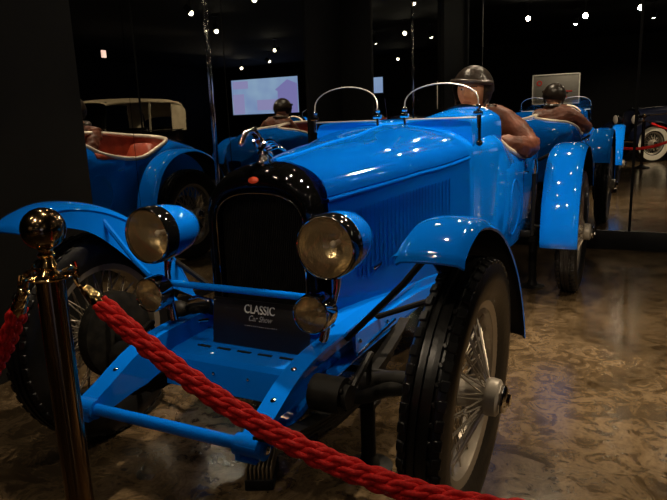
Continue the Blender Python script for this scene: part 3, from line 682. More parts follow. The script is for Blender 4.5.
# horn beside the radiator
b = cmb(); b.lathe([(0.001, 0.0), (0.040, 0.0), (0.044, 0.008), (0.046, 0.05), (0.036, 0.066), (0.026, 0.075), (0.024, 0.14), (0.035, 0.16), (0.001, 0.17)], (-0.385, 0.00, 0.525), (0.80, 0.55, 0.12), 28); hn = b.build('horn', IRON, car)
b = cmb(); b.ball((-0.36, -0.02, 0.565), 0.016); b.build('horn_knob', CHROME, hn); b = cmb(); b.tube([(-0.31, 0.03, 0.585), (-0.28, 0.05, 0.592), (-0.24, 0.08, 0.57)], 0.006, 8); b.build('horn_pipe', CHROME, hn); b = cmb(); b.tube([(-0.30, 0.02, 0.50), (-0.24, 0.05, 0.505)], 0.007, 8); b.build('horn_bracket', CHROME, hn)

# ---- the show sign standing before the grille
sg = thing('show_sign', 'black show sign with CLASSIC lettering leaning on the radiator grille of the blue car', 'sign', (0.035, -0.035, 0.452))
MB().box((0, 0.020, 0.085), (0.395, 0.008, 0.165), 0.002, Matrix.Rotation(math.radians(-8), 3, 'X')).build('board', SIGNB, sg)
def text(s, size, loc, sx_, shear, m_, parent, name):
    cu = bpy.data.curves.new(name, 'FONT'); cu.body = s; cu.size = size; cu.align_x = 'CENTER'; cu.align_y = 'CENTER'; cu.shear = shear; cu.extrude = 0.0006; cu.offset = 0.0004
    cu.materials.append(m_); o = bpy.data.objects.new(name, cu); COL.objects.link(o); o.parent = parent; o.location = loc; o.scale = (sx_, 1, 1); o.rotation_euler = (math.radians(98 - 16), 0, 0)
    bpy.context.view_layer.update()
    m2 = bpy.data.meshes.new_from_object(o.evaluated_get(bpy.context.evaluated_depsgraph_get())); m2.name = name
    q = bpy.data.objects.new(name, m2); COL.objects.link(q); q.parent = parent; q.location = loc; q.scale = (sx_, 1, 1); q.rotation_euler = o.rotation_euler
    bpy.data.objects.remove(o); return q
rotx = math.radians(90 - 8)
def sgp(x, z): return (x, 0.020 - 0.0060 + (z - 0.085) * math.tan(math.radians(8)), z)
text('CLASSIC', 0.043, sgp(0.000, 0.137), 0.78, 0, SIGNW, sg, 'lettering')
text('Car Show', 0.028, sgp(0.002, 0.106), 0.84, 0.35, SIGNG, sg, 'lettering')
b = MB()
for k in range(16):
    x = -0.058 + k * 0.0085; p = sgp(x, 0.080); b.box(p, (0.0052 + 0.002 * ((k * 7) % 3 - 1), 0.001, 0.0032))
b.build('small_print', SIGNG, sg)

# ---- stands under the car and the ribbed block
def jack(x, y, h, label):
    t = thing('axle_stand', label, 'axle stand', (x, y, 0), 0, 'axle stands under the roadster')
    b = MB(); b.cyl((0, 0, 0.012), (0, 0, h - 0.03), 0.027, n=18); b.build('column', IRON, t)
    b = MB(); b.lathe([(0.001, 0), (0.085, 0), (0.085, 0.006), (0.04, 0.014), (0.027, 0.05), (0.001, 0.05)], (0, 0, 0), (0, 0, 1), 24); b.build('foot', IRON, t)
    b = MB(); b.box((0, 0, h - 0.02), (0.075, 0.075, 0.02), 0.004); b.box((0, 0.03, h), (0.075, 0.012, 0.03), 0.003); b.box((0, -0.03, h), (0.075, 0.012, 0.03), 0.003); b.build('saddle', IRON, t)
jack(0.37, 0.125, 0.268, 'black axle stand behind the front left wheel of the blue roadster')
jack(0.50, 2.725, 0.352, 'black axle stand just inside the rear left wheel of the blue roadster')
rb = thing('ribbed_block', 'small ribbed metal block on the floor under the front axle', 'block', (0.055, -0.09, 0), math.radians(25))
MB().box((0, 0, 0.02), (0.10, 0.16, 0.04), 0.006).build('base', IRON, rb)
b = MB()
for k in range(7): b.box((-0.042 + k * 0.014, 0, 0.058), (0.006, 0.15, 0.05), 0.002)
b.build('ribs', mat('rib_metal', (0.22, 0.17, 0.10), 0.4, 0.6), rb)

# ================================================================== the driver
dr = thing('person', 'driver in dark leather helmet and brown jacket sitting in the blue roadster', 'person', (0.18, 2.45, 0.67))
DT = Matrix.Translation((-0.18, -2.45, -0.67))
def skin_mesh(name, verts, edges, m_, parent, root=0, sub=2):
    me = bpy.data.meshes.new(name); me.from_pydata([tuple(DT @ Vector(v_[:3])) for v_ in verts], edges, [])
    o = bpy.data.objects.new(name, me); COL.objects.link(o)
    md = o.modifiers.new('skin', 'SKIN'); md.use_smooth_shade = True
    sv_ = me.skin_vertices[0].data
    for i, v_ in enumerate(verts):
        r = v_[3]; sv_[i].radius = r if isinstance(r, tuple) else (r, r); sv_[i].use_root = (i == root)
    sb = o.modifiers.new('sub', 'SUBSURF'); sb.levels = sub; sb.render_levels = sub
    dg = bpy.context.evaluated_depsgraph_get(); ev = o.evaluated_get(dg); m2 = bpy.data.meshes.new_from_object(ev)
    bpy.data.objects.remove(o); bpy.data.meshes.remove(me)
    m2.materials.clear(); m2.materials.append(m_); m2.polygons.foreach_set('use_smooth', [True] * len(m2.polygons))
    o = bpy.data.objects.new(name, m2); COL.objects.link(o); o.parent = parent
    return o
HX, HY, HZ = 0.165, 2.335, 1.362
# jacket with sleeves; the right hand holds the wheel, the left arm hangs over the body side
jv = [(0.20, 2.56, 0.74, (0.17, 0.13)), (0.20, 2.54, 0.90, (0.165, 0.12)), (0.195, 2.50, 1.05, (0.18, 0.12)), (0.185, 2.46, 1.17, (0.15, 0.10)), (0.175, 2.43, 1.245, (0.075, 0.075)),
      (0.36, 2.44, 1.165, 0.092), (0.47, 2.40, 1.075, 0.080), (0.545, 2.345, 0.985, 0.076), (0.50, 2.23, 1.015, 0.070), (0.375, 2.09, 1.045, 0.054),
      (0.02, 2.44, 1.165, 0.082), (-0.03, 2.34, 1.04, 0.070), (-0.04, 2.24, 0.95, 0.064), (0.02, 2.13, 1.02, 0.052), (0.07, 2.03, 1.09, 0.044)]
je = [(0, 1), (1, 2), (2, 3), (3, 4), (3, 5), (5, 6), (6, 7), (7, 8), (8, 9), (3, 10), (10, 11), (11, 12), (12, 13), (13, 14)]
jk = skin_mesh('jacket', jv, je, BROWNL, dr, sub=3)
from mathutils import noise as mnoise
for v_ in jk.data.vertices:
    p = v_.co; q = Vector((p.x * 9 + 3 * p.z, p.y * 9 - 4 * p.z, p.z * 26 + 9 * p.x))
    v_.co = p + v_.normal * (0.020 * (abs(mnoise.noise(q)) - 0.25) + 0.006 * mnoise.noise(p * 34) - 0.004)
tv = [(0.20, 2.56, 0.76, (0.165, 0.13)), (0.29, 2.40, 0.75, 0.095), (0.31, 2.10, 0.76, 0.080), (0.31, 1.92, 0.74, 0.068), (0.31, 1.74, 0.58, 0.052), (0.11, 2.40, 0.75, 0.095), (0.10, 2.10, 0.76, 0.080), (0.10, 1.92, 0.74, 0.068), (0.10, 1.74, 0.58, 0.052)]
skin_mesh('trousers', tv, [(0, 1), (1, 2), (2, 3), (3, 4), (0, 5), (5, 6), (6, 7), (7, 8)], FABRIC, dr)
b = MB(DT)
for x in (0.31, 0.10): b.box((x, 1.66, 0.49), (0.09, 0.26, 0.07), 0.028, Matrix.Rotation(0.25, 3, 'X'), 3)
b.build('shoes', BLACKM, dr)
# body: head, neck and hands in one mesh
hb_ = MB(); NU, NV = 72, 56
def gs(a, b_, c): return math.exp(-((a - b_) / c) ** 2)
rings = []
for i in range(NV + 1):
    ph = PI * i / NV; rr = []
    for k in range(NU):
        th = 2 * PI * k / NU
        x, y, z = math.sin(ph) * math.sin(th), -math.sin(ph) * math.cos(th), math.cos(ph)
        jaw = 1 - 0.26 * max(0, -z - 0.1) ** 1.2
        px = x * 0.077 * jaw; py = y * (0.096 if y < 0 else 0.100) * (1 - 0.10 * max(0, -z)); pz = z * 0.122
        if y < 0:
            fr_ = max(0, -y) ** 0.6; ax_ = abs(px)
            py *= 1 - 0.07 * (1 - abs(x)) * 0
            d = 0.0
            d += 0.032 * gs(px, 0, 0.012) * gs(pz, -0.022, 0.020) + 0.013 * gs(px, 0, 0.009) * gs(pz, 0.006, 0.022)     # nose
            d += 0.007 * gs(ax_, 0.014, 0.008) * gs(pz, -0.031, 0.009)                                               # nostril wings
            d += 0.012 * gs(pz, 0.027, 0.010) * gs(ax_, 0.028, 0.026)                                                 # brow ridge
            d -= 0.015 * gs(ax_, 0.031, 0.014) * gs(pz, 0.010, 0.010)                                                 # eye sockets
            d += 0.007 * gs(ax_, 0.045, 0.015) * gs(pz, -0.020, 0.016)                                                # cheek bones
            d -= 0.005 * gs(ax_, 0.040, 0.014) * gs(pz, -0.055, 0.018)
            d += 0.006 * gs(px, 0, 0.020) * (gs(pz, -0.056, 0.005) + gs(pz, -0.068, 0.006)) - 0.004 * gs(px, 0, 0.022) * gs(pz, -0.062, 0.0028)   # lips
            d -= 0.004 * gs(px, 0, 0.025) * gs(pz, -0.080, 0.007)
            d += 0.011 * gs(px, 0, 0.020) * gs(pz, -0.098, 0.013)                                                      # chin
            py -= d * fr_
        rr.append(Vector((px, py, pz)))
    rings.append(rr)
HR = Matrix.Translation((HX, HY, HZ)) @ Matrix.Rotation(math.radians(-6), 4, 'Z') @ Matrix.Rotation(math.radians(4), 4, 'X') @ Matrix.Rotation(math.radians(5), 4, 'Y') @ Matrix.Diagonal((1.2, 1.16, 1.13, 1))
HT = DT @ HR
hb_.T = HT
hb_.loft(rings)
for f_ in hb_.bm.faces:
    c = HT.inverted() @ f_.calc_center_median()
    if c.y < -0.06 and abs(c.x) < 0.023 and -0.074 < c.z < -0.052: f_.material_index = 1
    if c.y < -0.06 and 0.014 < abs(c.x) < 0.050 and 0.024 < c.z < 0.033 - 0.1 * abs(abs(c.x) - 0.03): f_.material_index = 2
for sx in (-1, 1):      # ears and eyes
    hb_.mi = 0; hb_.ball((sx * 0.078, 0.008, -0.005), 0.03, (0.28, 0.6, 1.0), 14, 10)
    hb_.mi = 0; hb_.ball((sx * 0.031, -0.0725, 0.0165), 0.0135, (1.15, 0.8, 0.42), 14, 8)
    hb_.mi = 3; hb_.ball((sx * 0.031, -0.0745, 0.009), 0.0115, (1.1, 0.8, 0.72), 16, 10)
    hb_.mi = 4; hb_.ball((sx * 0.031 - 0.001, -0.0832, 0.009), 0.0048, (1, 0.35, 1), 12, 8)
hb_.mi = 0; hb_.T = DT
hb_.tube([(0.185, 2.44, 1.22), (0.18, 2.41, 1.26), (0.172, 2.365, 1.33)], [0.062, 0.056, 0.054], 20)
def hand(wrist, dirv, palm, sgn):
    # palm, four bent fingers and a thumb closing on the wheel rim
    u = Vector(dirv).normalized(); n_ = Vector(palm).normalized(); s_ = u.cross(n_).normalized(); wv = Vector(wrist)
    hb_.tube([wv - u * 0.03, wv, wv + u * 0.035, wv + u * 0.08], [0.028, 0.027, 0.036, 0.034], 14)
    for k, L in enumerate((0.072, 0.080, 0.075, 0.060)):
        o_ = wv + u * 0.078 + s_ * (-0.028 + 0.0187 * k)
        hb_.tube(smooth_path([o_ - u * 0.02, o_, o_ + u * L * 0.45 + n_ * 0.012, o_ + u * L * 0.60 + n_ * (0.012 + L * 0.35), o_ + u * L * 0.35 + n_ * (0.012 + L * 0.55)], 3), 0.0088 - 0.0006 * abs(k - 1), 8)
    o_ = wv + u * 0.025 - s_ * 0.030 * sgn
    hb_.tube(smooth_path([o_, o_ + u * 0.028 - s_ * 0.022 * sgn + n_ * 0.012, o_ + u * 0.055 - s_ * 0.018 * sgn + n_ * 0.034], 3), [0.0125] * 4 + [0.0105] * 2 + [0.008], 8)
hand((0.355, 2.045, 1.055), (-0.1, -1, 0.25), (-0.2, -0.1, -1), 1)
hand((0.085, 2.00, 1.115), (0.1, -1, 0.2), (0.1, -0.1, -1), -1)
hb_.T = DT
hb_.tube([(0.20, 2.54, 0.80), (0.195, 2.50, 1.05), (0.185, 2.46, 1.16), (0.183, 2.44, 1.24)], [0.10, 0.10, 0.085, 0.055], 18)
hb_.tube(smooth_path([(0.19, 2.45, 1.15), (0.34, 2.44, 1.155), (0.47, 2.40, 1.075), (0.545, 2.345, 0.985), (0.50, 2.23, 1.005), (0.36, 2.05, 1.05)], 4), 0.020, 12)
hb_.tube(smooth_path([(0.19, 2.45, 1.15), (0.03, 2.44, 1.155), (-0.03, 2.34, 1.04), (-0.04, 2.24, 0.95), (0.02, 2.13, 1.02), (0.085, 2.00, 1.115)], 4), 0.020, 12)
hb_.mi = 0
pb = hb_.build('body', [SKIN, LIP, BROW, EYEW, EYED], dr, 80)
md = pb.modifiers.new('one_skin', 'REMESH'); md.mode = 'VOXEL'; md.voxel_size = 0.0032; md.use_smooth_shade = True
m2 = bpy.data.meshes.new_from_object(pb.evaluated_get(bpy.context.evaluated_depsgraph_get()))
pb.modifiers.clear(); pb.data = m2; m2.materials.clear()
for mm in (SKIN, LIP, BROW, EYEW, EYED): m2.materials.append(mm)
HTi = HT.inverted()
for pl in m2.polygons:
    c = HTi @ pl.center; pl.use_smooth = True; pl.material_index = 0
    if c.y < -0.05:
        ax_ = abs(c.x)
        if (c.x / 0.023) ** 2 + ((c.z + 0.062) / 0.0085) ** 2 < 1 and c.y < -0.07: pl.material_index = 1
        elif 0.013 < ax_ < 0.050 and 0.023 < c.z < 0.032 - 0.15 * abs(ax_ - 0.028): pl.material_index = 2
        elif ((ax_ - 0.031) / 0.0125) ** 2 + ((c.z - 0.0085) / 0.0052) ** 2 < 1: pl.material_index = 4 if ax_ < 0.036 and ax_ > 0.026 else 3
# leather helmet with ear flaps, brow roll and strap
b = MB(HT); rings = []
for i in range(30):
    ph = PI * 0.5 * i / 20
    rr = []
    for k in range(48):
        th = 2 * PI * k / 48; front = math.cos(th)
        lim = 0.5 * PI * (0.80 + 0.36 * (1 - front) / 2) if front > 0.2 else 0.5 * PI * 1.22
        if abs(math.sin(th)) > 0.80 and front > -0.5: lim = 0.5 * PI * 1.36
        t = i / 29; p_ = lim * t
        x, y, z = math.sin(p_) * math.sin(th), -math.sin(p_) * math.cos(th), math.cos(p_)
        kx = 0.108 if z > -0.1 else 0.100
        rr.append((x * kx, y * 0.122 + 0.006, z * 0.132 + 0.004))
    rings.append(rr)
b.loft(rings, cap=False); bmesh.ops.solidify(b.bm, geom=b.bm.faces[:], thickness=0.004)
hl = b.build('helmet', HELM, dr, 70)
b = MB(HT)
b.tube([(0.110 * math.sin(a), -0.118 * math.cos(a) + 0.004, 0.054 - 0.012 * (1 - math.cos(a))) for a in [-1.35 + 2.7 * k / 24 for k in range(25)]], 0.013, 10)
b.build('brow_roll', HELM, hl)
b = MB(HT); b.tube(smooth_path([(0.088, -0.022, -0.04), (0.074, -0.035, -0.09), (0.04, -0.05, -0.124), (0, -0.056, -0.130), (-0.04, -0.05, -0.124), (-0.074, -0.035, -0.09), (-0.088, -0.022, -0.04)], 4), 0.006, 8); b.build('chin_strap', HELM, hl)
b = MB(DT)
ring = [(0.178 + 0.088 * math.sin(a), 2.42 - 0.080 * math.cos(a), 1.238 + 0.028 * (-math.cos(a)) * 0.6) for a in [k * PI / 16 for k in range(32)]]
b.tube(ring, 0.027, 10, closed=True); b.build('collar', HELM, dr)

# ================================================================== stanchions and ropes
ropes_g = 'barrier posts'
def stanchion(x, y, label, ring_h=0.905):
    t = thing('barrier_post', label, 'barrier post', (x, y, 0), 0, ropes_g)
    b = MB(); b.lathe([(0.001, 0), (0.16, 0), (0.16, 0.010), (0.15, 0.018), (0.09, 0.030), (0.045, 0.045), (0.034, 0.06), (0.001, 0.06)], (0, 0, 0), (0, 0, 1), 40); b.build('base', BLACKM, t)
    b = MB(); b.cyl((0, 0, 0.05), (0, 0, ring_h), 0.0315, n=32); b.build('post', DKBRASS, t)
    b = MB(); b.lathe([(0.001, 0), (0.048, 0), (0.050, 0.003), (0.048, 0.006), (0.024, 0.010), (0.017, 0.018), (0.021, 0.026), (0.017, 0.034), (0.013, 0.044), (0.018, 0.050), (0.020, 0.054), (0.014, 0.060), (0.018, 0.068), (0.001, 0.07)], (0, 0, ring_h), (0, 0, 1), 32); b.build('collar', BRASS, t)
    b = MB(); b.ball((0, 0, ring_h + 0.110), 0.0475, nu=36, nv=22); b.build('ball', DKBRASS, t)
    for a in (0.2, PI / 2, PI - 0.2, -PI / 2):
        b = MB(); b.tube(smooth_path([(0.034 * math.cos(a), 0.034 * math.sin(a), ring_h + 0.005), (0.062 * math.cos(a), 0.062 * math.sin(a), ring_h + 0.012), (0.074 * math.cos(a), 0.074 * math.sin(a), ring_h + 0.004), (0.070 * math.cos(a), 0.070 * math.sin(a), ring_h + 0.022)], 4), 0.0045, 8)
        b.build('hook', BRASS, t)
    return t
def rope(p0, p1, sag, label, r=0.024):
    p0, p1 = Vector(p0), Vector(p1); o = tag(bpy.data.objects.new('barrier_rope', None), label, 'rope', 'red barrier ropes'); COL.objects.link(o); o.location = p0
    N = 420; L = (p1 - p0).length; rel = p1 - p0
    def cen(t): return rel * t + Vector((0, 0, -4 * sag * t * (1 - t)))
    ta, tb = 0.066 / L, 1 - 0.066 / L
    path = [cen(ta + (tb - ta) * i / N) for i in range(N + 1)]
    b = MB(); len_ = sum((path[i + 1] - path[i]).length for i in range(N)); acc = 0; fr_ = []
    for i, p in enumerate(path):
        if i: acc += (p - path[i - 1]).length
        d = (path[min(i + 1, N)] - path[max(i - 1, 0)]).normalized(); u = d.cross(Vector((0, 0, 1))).normalized(); v_ = u.cross(d); fr_.append((p, u, v_, acc))
    S_, Y_ = 4, 3
    for s_ in range(S_):
        for y_ in range(Y_):
            pts = []
            for p, u, v_, a in fr_:
                A = 2 * PI * (a / 0.17 + s_ / S_); B = -2 * PI * (a / 0.075) + 2 * PI * y_ / Y_
                rad = r * 0.56 + r * 0.20 * math.cos(B); A += 0.46 * math.sin(B)
                pts.append(p + (u * math.cos(A) + v_ * math.sin(A)) * rad)
            b.tube(pts, r * 0.27, 6)
    b.tube(path[::6], r * 0.52, 8)
    b.build('cord', ROPE, o, 180, recalc=False)
    for t0, t1 in ((0.024 / L, ta * 1.12), (1 - 0.024 / L, 1 - (1 - tb) * 1.12)):
        a, c = cen(t0), cen(t1)
        q = MB(); d = c - a; h = d.length
        prof = [(0.006, 0), (0.0125, 0.003), (0.0135, h * 0.2), (0.0125, h * 0.24), (0.0145, h * 0.28), (0.0155, h * 0.55), (0.0145, h * 0.6), (0.0165, h * 0.64), (0.0175, h), (0.001, h)]
        q.lathe(prof, a, d, 24); q.build('end_sleeve', BRASS, o)
        e = cen(0 if t0 < 0.5 else 1)
        q = MB(); q.tube(smooth_path([a, (a + e) / 2 + Vector((0, 0, -0.008)), e + Vector((0, 0, -0.004)), e + Vector((0, 0.006, 0.014)), e + Vector((0, -0.006, 0.010))], 5), 0.0048, 8); q.build('snap_hook', BRASS, o)
    return o
PX, PY = 0.030, -0.815
stanchion(PX, PY, 'brass barrier post with a ball top in front of the blue roadster')
stanchion(1.85, -0.76, 'brass barrier post at the right end of the long red rope')
stanchion(-1.30, -0.60, 'brass barrier post close to the dark wall, left of the roadster')
rope((PX + 0.066, PY + 0.013, 0.905), (1.85 - 0.070, -0.76, 0.905), 0.335, 'red twisted rope hanging in front of the radiator and left front wheel')
rope((PX - 0.044, PY - 0.022, 0.905), (-1.30 + 0.062, -0.60 - 0.012, 0.905), 0.42, 'red twisted rope at the far left edge, hanging left of the brass post')
stanchion(1.02, -3.95, 'brass barrier post before the dark blue tourer, nearest its front wheel')
stanchion(3.0, -3.95, 'brass barrier post before the dark blue tourer, by its rear wheel')
rope((1.02 + 0.066, -3.95, 0.905), (3.0 - 0.072, -3.95, 0.91), 0.25, 'red rope in front of the dark blue touring car')

# ================================================================== what the mirrors show behind the camera
def fender_plain(path, xi, xo, sx, m_, parent):
    P = smooth_path([(0, y, z) for y, z in path], 6); b = MB(); rings = []
    for i, p in enumerate(P):
        d = (P[min(i + 1, len(P) - 1)] - P[max(i - 1, 0)]).normalized(); nrm = Vector((0, -d.z, d.y)); r = []
        for off in (0, -0.006):
            row = []
            for k in range(9):
                q = -1 + 2 * k / 8; pt = p + nrm * (-0.045 * abs(q) ** 2.2 + off); row.append((sx * ((xi + xo) / 2 + (xo - xi) / 2 * q), pt.y, pt.z))
            r.append(row)
        rings.append(r[0] + r[1][::-1])
    b.loft(rings); return b.build('fender', m_, parent, 40)
def touring_car(label, loc, rz, paint, side, top, white):
    t = thing('vintage_touring_car', label, 'car', loc, rz)
    WB = 2.9
    sec = [(-0.12, 0.27, 0.62, 0.98, 1.14), (0.2, 0.30, 0.60, 1.0, 1.16), (0.95, 0.40, 0.55, 1.04, 1.20), (1.1, 0.50, 0.42, 1.08, 1.22)]
    def ring(wd, zl, zb, zc, y):
        pts = [(wd, y, zl), (wd, y, (zl + zb) / 2), (wd, y, zb)]
        for i in range(1, 12): a = PI * i / 12; pts.append((wd * math.cos(a), y, zb + (zc - zb) * math.sin(a) ** 0.8))
        return pts + [(-wd, y, zb), (-wd, y, (zl + zb) / 2), (-wd, y, zl)]
    MB().loft([ring(wd, zl, zb, zc, y) for y, wd, zl, zb, zc in sec]).build('hood', paint, t)
    b = MB()
    st = [(1.1, 0.62, 1.10), (1.4, 0.66, 1.08), (2.0, 0.68, 1.05), (2.9, 0.68, 1.06), (3.25, 0.62, 1.10), (3.4, 0.5, 1.08)]
    b.loft([[(wd, y, 0.42), (wd + 0.02, y, 0.75), (wd, y, zt), (wd - 0.05, y, zt + 0.02), (wd - 0.07, y, zt - 0.04), (wd - 0.07, y, 0.52), (-wd + 0.07, y, 0.52), (-wd + 0.07, y, zt - 0.04), (-wd + 0.05, y, zt + 0.02), (-wd, y, zt), (-wd - 0.02, y, 0.75), (-wd, y, 0.42)] for y, wd, zt in st])
    bd_ = b.build('body', side, t)
    for sx in (-1, 1):
        for y0, y1 in ((1.45, 2.0), (2.1, 2.65)):
            d_ = MB().box((sx * 0.695, (y0 + y1) / 2, 0.78), (0.02, y1 - y0, 0.5), 0.008).build('door', side, t)
            MB().tube([(sx * 0.715, y1 - 0.12, 0.95), (sx * 0.725, y1 - 0.05, 0.95)], 0.01, 8).build('door_handle', CHROME, d_)
        MB().box((sx * 0.72, 1.45, 0.36), (0.26, 1.9, 0.03), 0.008).build('running_board', BLACKM, t)
        MB().tube([(sx * (0.72), 1.15, 1.10), (sx * 0.70, 3.2, 1.10)], 0.010, 8).build('belt_moulding', CHROME, t)
        fender_plain([(-0.48, 0.42), (-0.46, 0.62), (-0.32, 0.80), (-0.05, 0.90), (0.22, 0.84), (0.42, 0.64), (0.55, 0.42), (0.62, 0.37)], 0.46, 0.84, sx, paint, t)
        fender_plain([(2.38, 0.37), (2.45, 0.55), (2.6, 0.78), (2.88, 0.90), (3.18, 0.80), (3.36, 0.56), (3.40, 0.42)], 0.54, 0.84, sx, paint, t)
        h = MB().lathe([(0.001, 0.2), (0.06, 0.17), (0.105, 0.08), (0.12, 0.0), (0.125, -0.02), (0.11, -0.03)], (sx * 0.36, -0.22, 0.92), (0, 1, 0), 32).build('headlight', CHROME, t)
        MB().lathe([(0.001, -0.045), (0.07, -0.04), (0.11, -0.026), (0.11, -0.02), (0.001, -0.02)], (sx * 0.36, -0.22, 0.92), (0, 1, 0), 32).build('lens', EYEW, h)
        MB().tube([(sx * 0.36, -0.15, 0.82), (sx * 0.34, -0.1, 0.55)], 0.014, 8).build('headlight_post', CHROME, t)
        MB().lathe([(0.001, 0.09), (0.04, 0.06), (0.05, 0.0), (0.001, -0.01)], (sx * 0.56, 1.05, 1.12), (0, 1, 0), 20).build('cowl_lamp', CHROME, t)
    for sx in (-1, 1): MB().tube([(sx * 0.285, -0.10, 0.99), (sx * 0.31, 0.2, 1.005), (sx * 0.41, 0.95, 1.045), (sx * 0.51, 1.1, 1.085)], 0.011, 8).build('hood_moulding', CHROME, t)
    MB().tube([(0, -0.10, 1.15), (0, 0.95, 1.205)], 0.008, 8).build('hood_hinge', CHROME, t)
    sh = MB(); rings = []
    for ins, y in ((0.035, -0.10), (0.02, -0.135), (0.0, -0.125), (0.0, -0.06)): rings.append([(x, y, z) for x, z in arch(0.28 - ins, 0.5, 0.95, 1.15 - ins, p=2.6)])
    sh.loft(rings, closed=False, cap=False); s_ = sh.build('radiator_shell', CHROME, t)
    g_ = MB().prism(arch(0.245, 0.5, 0.95, 1.11, p=2.6), -0.10, -0.08, 'Y').build('grille', IRON, s_)
    MB().lathe([(0.03, 0), (0.03, 0.02), (0.015, 0.03), (0.02, 0.06), (0.001, 0.09)], (0, -0.09, 1.14), (0, 0, 1), 16).build('radiator_cap', CHROME, s_)
    MB().tube(smooth_path([(-0.78, -0.52, 0.47), (-0.5, -0.62, 0.47), (0, -0.65, 0.47), (0.5, -0.62, 0.47), (0.78, -0.52, 0.47)], 6), 0.028, 10).build('bumper', CHROME, t)
    MB().box((0, 1.35, 0.42), (0.62, 3.6, 0.1), 0.01).build('chassis', BLACKM, t)
    fr2 = [(-0.55, 1.14, 1.18), (-0.53, 1.24, 1.66), (0.53, 1.24, 1.66), (0.55, 1.14, 1.18)]
    wf = MB().tube(fr2, 0.013, 8).tube([fr2[0], fr2[3]], 0.013, 8).build('windscreen', CHROME, t)
    MB().loft([[(p[0], p[1] - 0.002, p[2]) for p in fr2], [(p[0], p[1] + 0.002, p[2]) for p in fr2]]).build('glass', GLASS, wf)
    for y in (1.95, 2.85):
        MB().box((0, y, 0.68), (1.14, 0.5, 0.18), 0.06, None, 3).box((0, y + 0.28, 0.95), (1.14, 0.14, 0.42), 0.06, Matrix.Rotation(-0.12, 3, 'X'), 3).build('bench_seat', REDL if side is MAROON else IRON, t)
    MB().tube([Vector((-0.3, 1.6, 1.08)) + (Vector((1, 0, 0)) * math.cos(k * PI / 14) + Vector((0, 0.4, 0.9)) * math.sin(k * PI / 14)) * 0.2 for k in range(28)], 0.014, 8, closed=True).cyl((-0.3, 1.2, 0.9), (-0.3, 1.6, 1.08), 0.015).build('steering_wheel', BLACKP, t)
    if top:
        b = MB(); rings = []
        for y, z, wd in ((1.20, 1.70, 0.57), (1.5, 1.74, 0.62), (2.2, 1.77, 0.65), (3.0, 1.76, 0.66), (3.30, 1.70, 0.64), (3.42, 1.56, 0.62), (3.45, 1.40, 0.6)):
            up = [(wd * math.sin(a), y, z - 0.10 * (1 - math.cos(a * 0.9))) for a in [-PI / 2 + PI * k / 16 for k in range(17)]]
            rings.append(up + [(x * 0.985, yy - 0.004, zz - 0.02) for x, yy, zz in reversed(up)])
        b.loft(rings).build('soft_top', CREAM, t)
        for sx in (-1, 1):
            b = MB(); b.loft([[(sx * 0.62, y, z0), (sx * 0.63, y, z1), (sx * 0.62, y, z1), (sx * 0.61, y, z0)] for y, z0, z1 in ((2.95, 1.08, 1.70), (3.2, 1.08, 1.68), (3.4, 1.08, 1.52))])
            b.build('quarter_curtain', CREAM, t)
            MB().tube([(sx * 0.64, 2.25, 1.08), (sx * 0.63, 2.30, 1.68)], 0.022, 8).build('top_post', CREAM, t)
    else:
        b = MB(); b.loft([[(0.62 * math.cos(a) * q, 3.25 + 0.16 * math.sin(2 * PI * k / 12), 1.14 + 0.10 * math.cos(2 * PI * k / 12)) for k in range(12)] for q, a in ((-1, 0), (-0.5, 0), (0, 0), (0.5, 0), (1, 0))])
        b.build('folded_top', CREAM, t)
    wp = wheel_parts(0.40, 0.255, 0.07, (SPOKE, RUBBER, HUBM), t, 'wheel', False, 14, white)
    wp.location = (0.66, 0, 0.40)
    for x, y, r_ in ((-0.66, 0, PI), (0.66, WB, 0), (-0.66, WB, PI)):
        c = link_copy(wp, t); c.location = (x, y, 0.40); c.rotation_euler = (0, 0, r_)
    return t
touring_car('black vintage touring car with raised cream canvas top, seen in the left mirror', (5.38, 2.30, 0), PI, BLACKP, BLACKP, True, None)
touring_car('dark blue and maroon touring car with whitewall tyres, seen in the back mirror', (0.80, -6.04, 0), -math.radians(125), NAVY, MAROON, False, WHITEW)

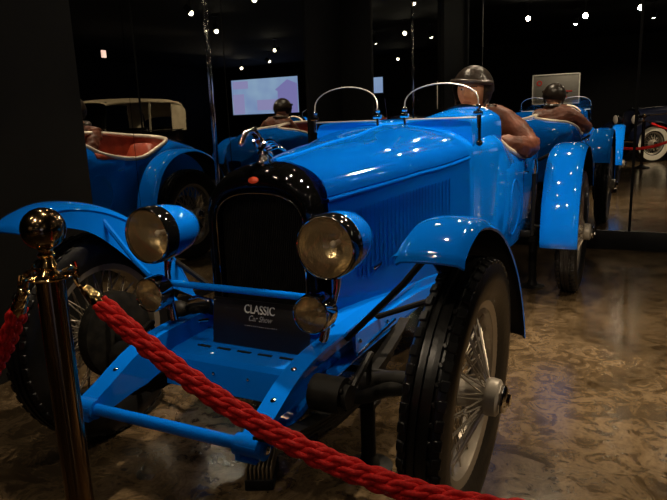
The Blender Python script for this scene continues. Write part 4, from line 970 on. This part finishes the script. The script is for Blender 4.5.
# projection screens on the front wall
def proj(x0, x1, z0, z1, label, full):
    t = thing('projection_screen', label, 'screen', ((x0 + x1) / 2, YF + 0.10, z0), 0, 'projection screens')
    w_, h_ = x1 - x0, z1 - z0
    MB().box((0, 0.02, h_ / 2), (w_ + 0.10, 0.04, h_ + 0.10), 0.004).build('screen_frame', BLACKM, t)
    p_ = MB().box((0, 0.045, h_ / 2), (w_, 0.012, h_)).build('picture', SCREEN, t)
    if full:
        MB().prism([(-w_ / 2 + 0.02, 0.0), (w_ * 0.0 - 0.55, 0.0), (-0.55, h_ * 0.62), (-0.45, h_ * 0.66), (-0.95, h_ * 0.93), (-w_ / 2 + 0.02, h_ * 0.80)], 0.052, 0.056, 'Y').build('picture_house', SCR_VIOLET, p_)
        MB().box((w_ * 0.40, 0.054, h_ * 0.30), (w_ * 0.18, 0.004, h_ * 0.58)).box((w_ * 0.36, 0.054, h_ * 0.85), (w_ * 0.24, 0.004, h_ * 0.22)).box((-0.1, 0.054, h_ * 0.25), (w_ * 0.3, 0.004, h_ * 0.3)).build('picture_tiles', SCR_PALE, p_)
    return t
proj(6.30, 9.0, 1.43, 2.62, 'large lit projection screen with a violet house and pale sky, on the far wall', True)
proj(3.22, 3.53, 1.92, 2.40, 'narrow lit blue screen on the far wall, left of the large one', False)
# display panel on a stand
t = thing('display_panel', 'grey information panel with red marks on a thin black stand', 'panel', (-0.63, -3.72, 0))
MB().box((0, 0, 1.61), (0.88, 0.03, 0.56), 0.004).build('board', DISPLAY, t)
b = MB(); b.box((0, 0.008, 1.90), (0.92, 0.04, 0.02)); b.box((0, 0.008, 1.32), (0.92, 0.04, 0.02)); b.box((-0.45, 0.008, 1.61), (0.02, 0.04, 0.6)); b.box((0.45, 0.008, 1.61), (0.02, 0.04, 0.6)); b.build('board_frame', WHITEF, t)
b = MB(); b.lathe([(0.055, 0), (0.055, 0.004), (0.03, 0.004), (0.03, 0)], (-0.32, 0.016, 1.74), (0, 1, 0), 20, closed=True); b.box((0.08, 0.018, 1.45), (0.28, 0.004, 0.05)); b.box((0.22, 0.018, 1.56), (0.2, 0.004, 0.03)); b.build('red_mark', REDP, t)
b = MB(); b.cyl((0, -0.01, 0.02), (0, -0.01, 1.33), 0.02); b.lathe([(0.001, 0), (0.2, 0), (0.2, 0.012), (0.03, 0.03), (0.001, 0.03)], (0, -0.01, 0), (0, 0, 1), 28); b.build('stand', BLACKM, t)
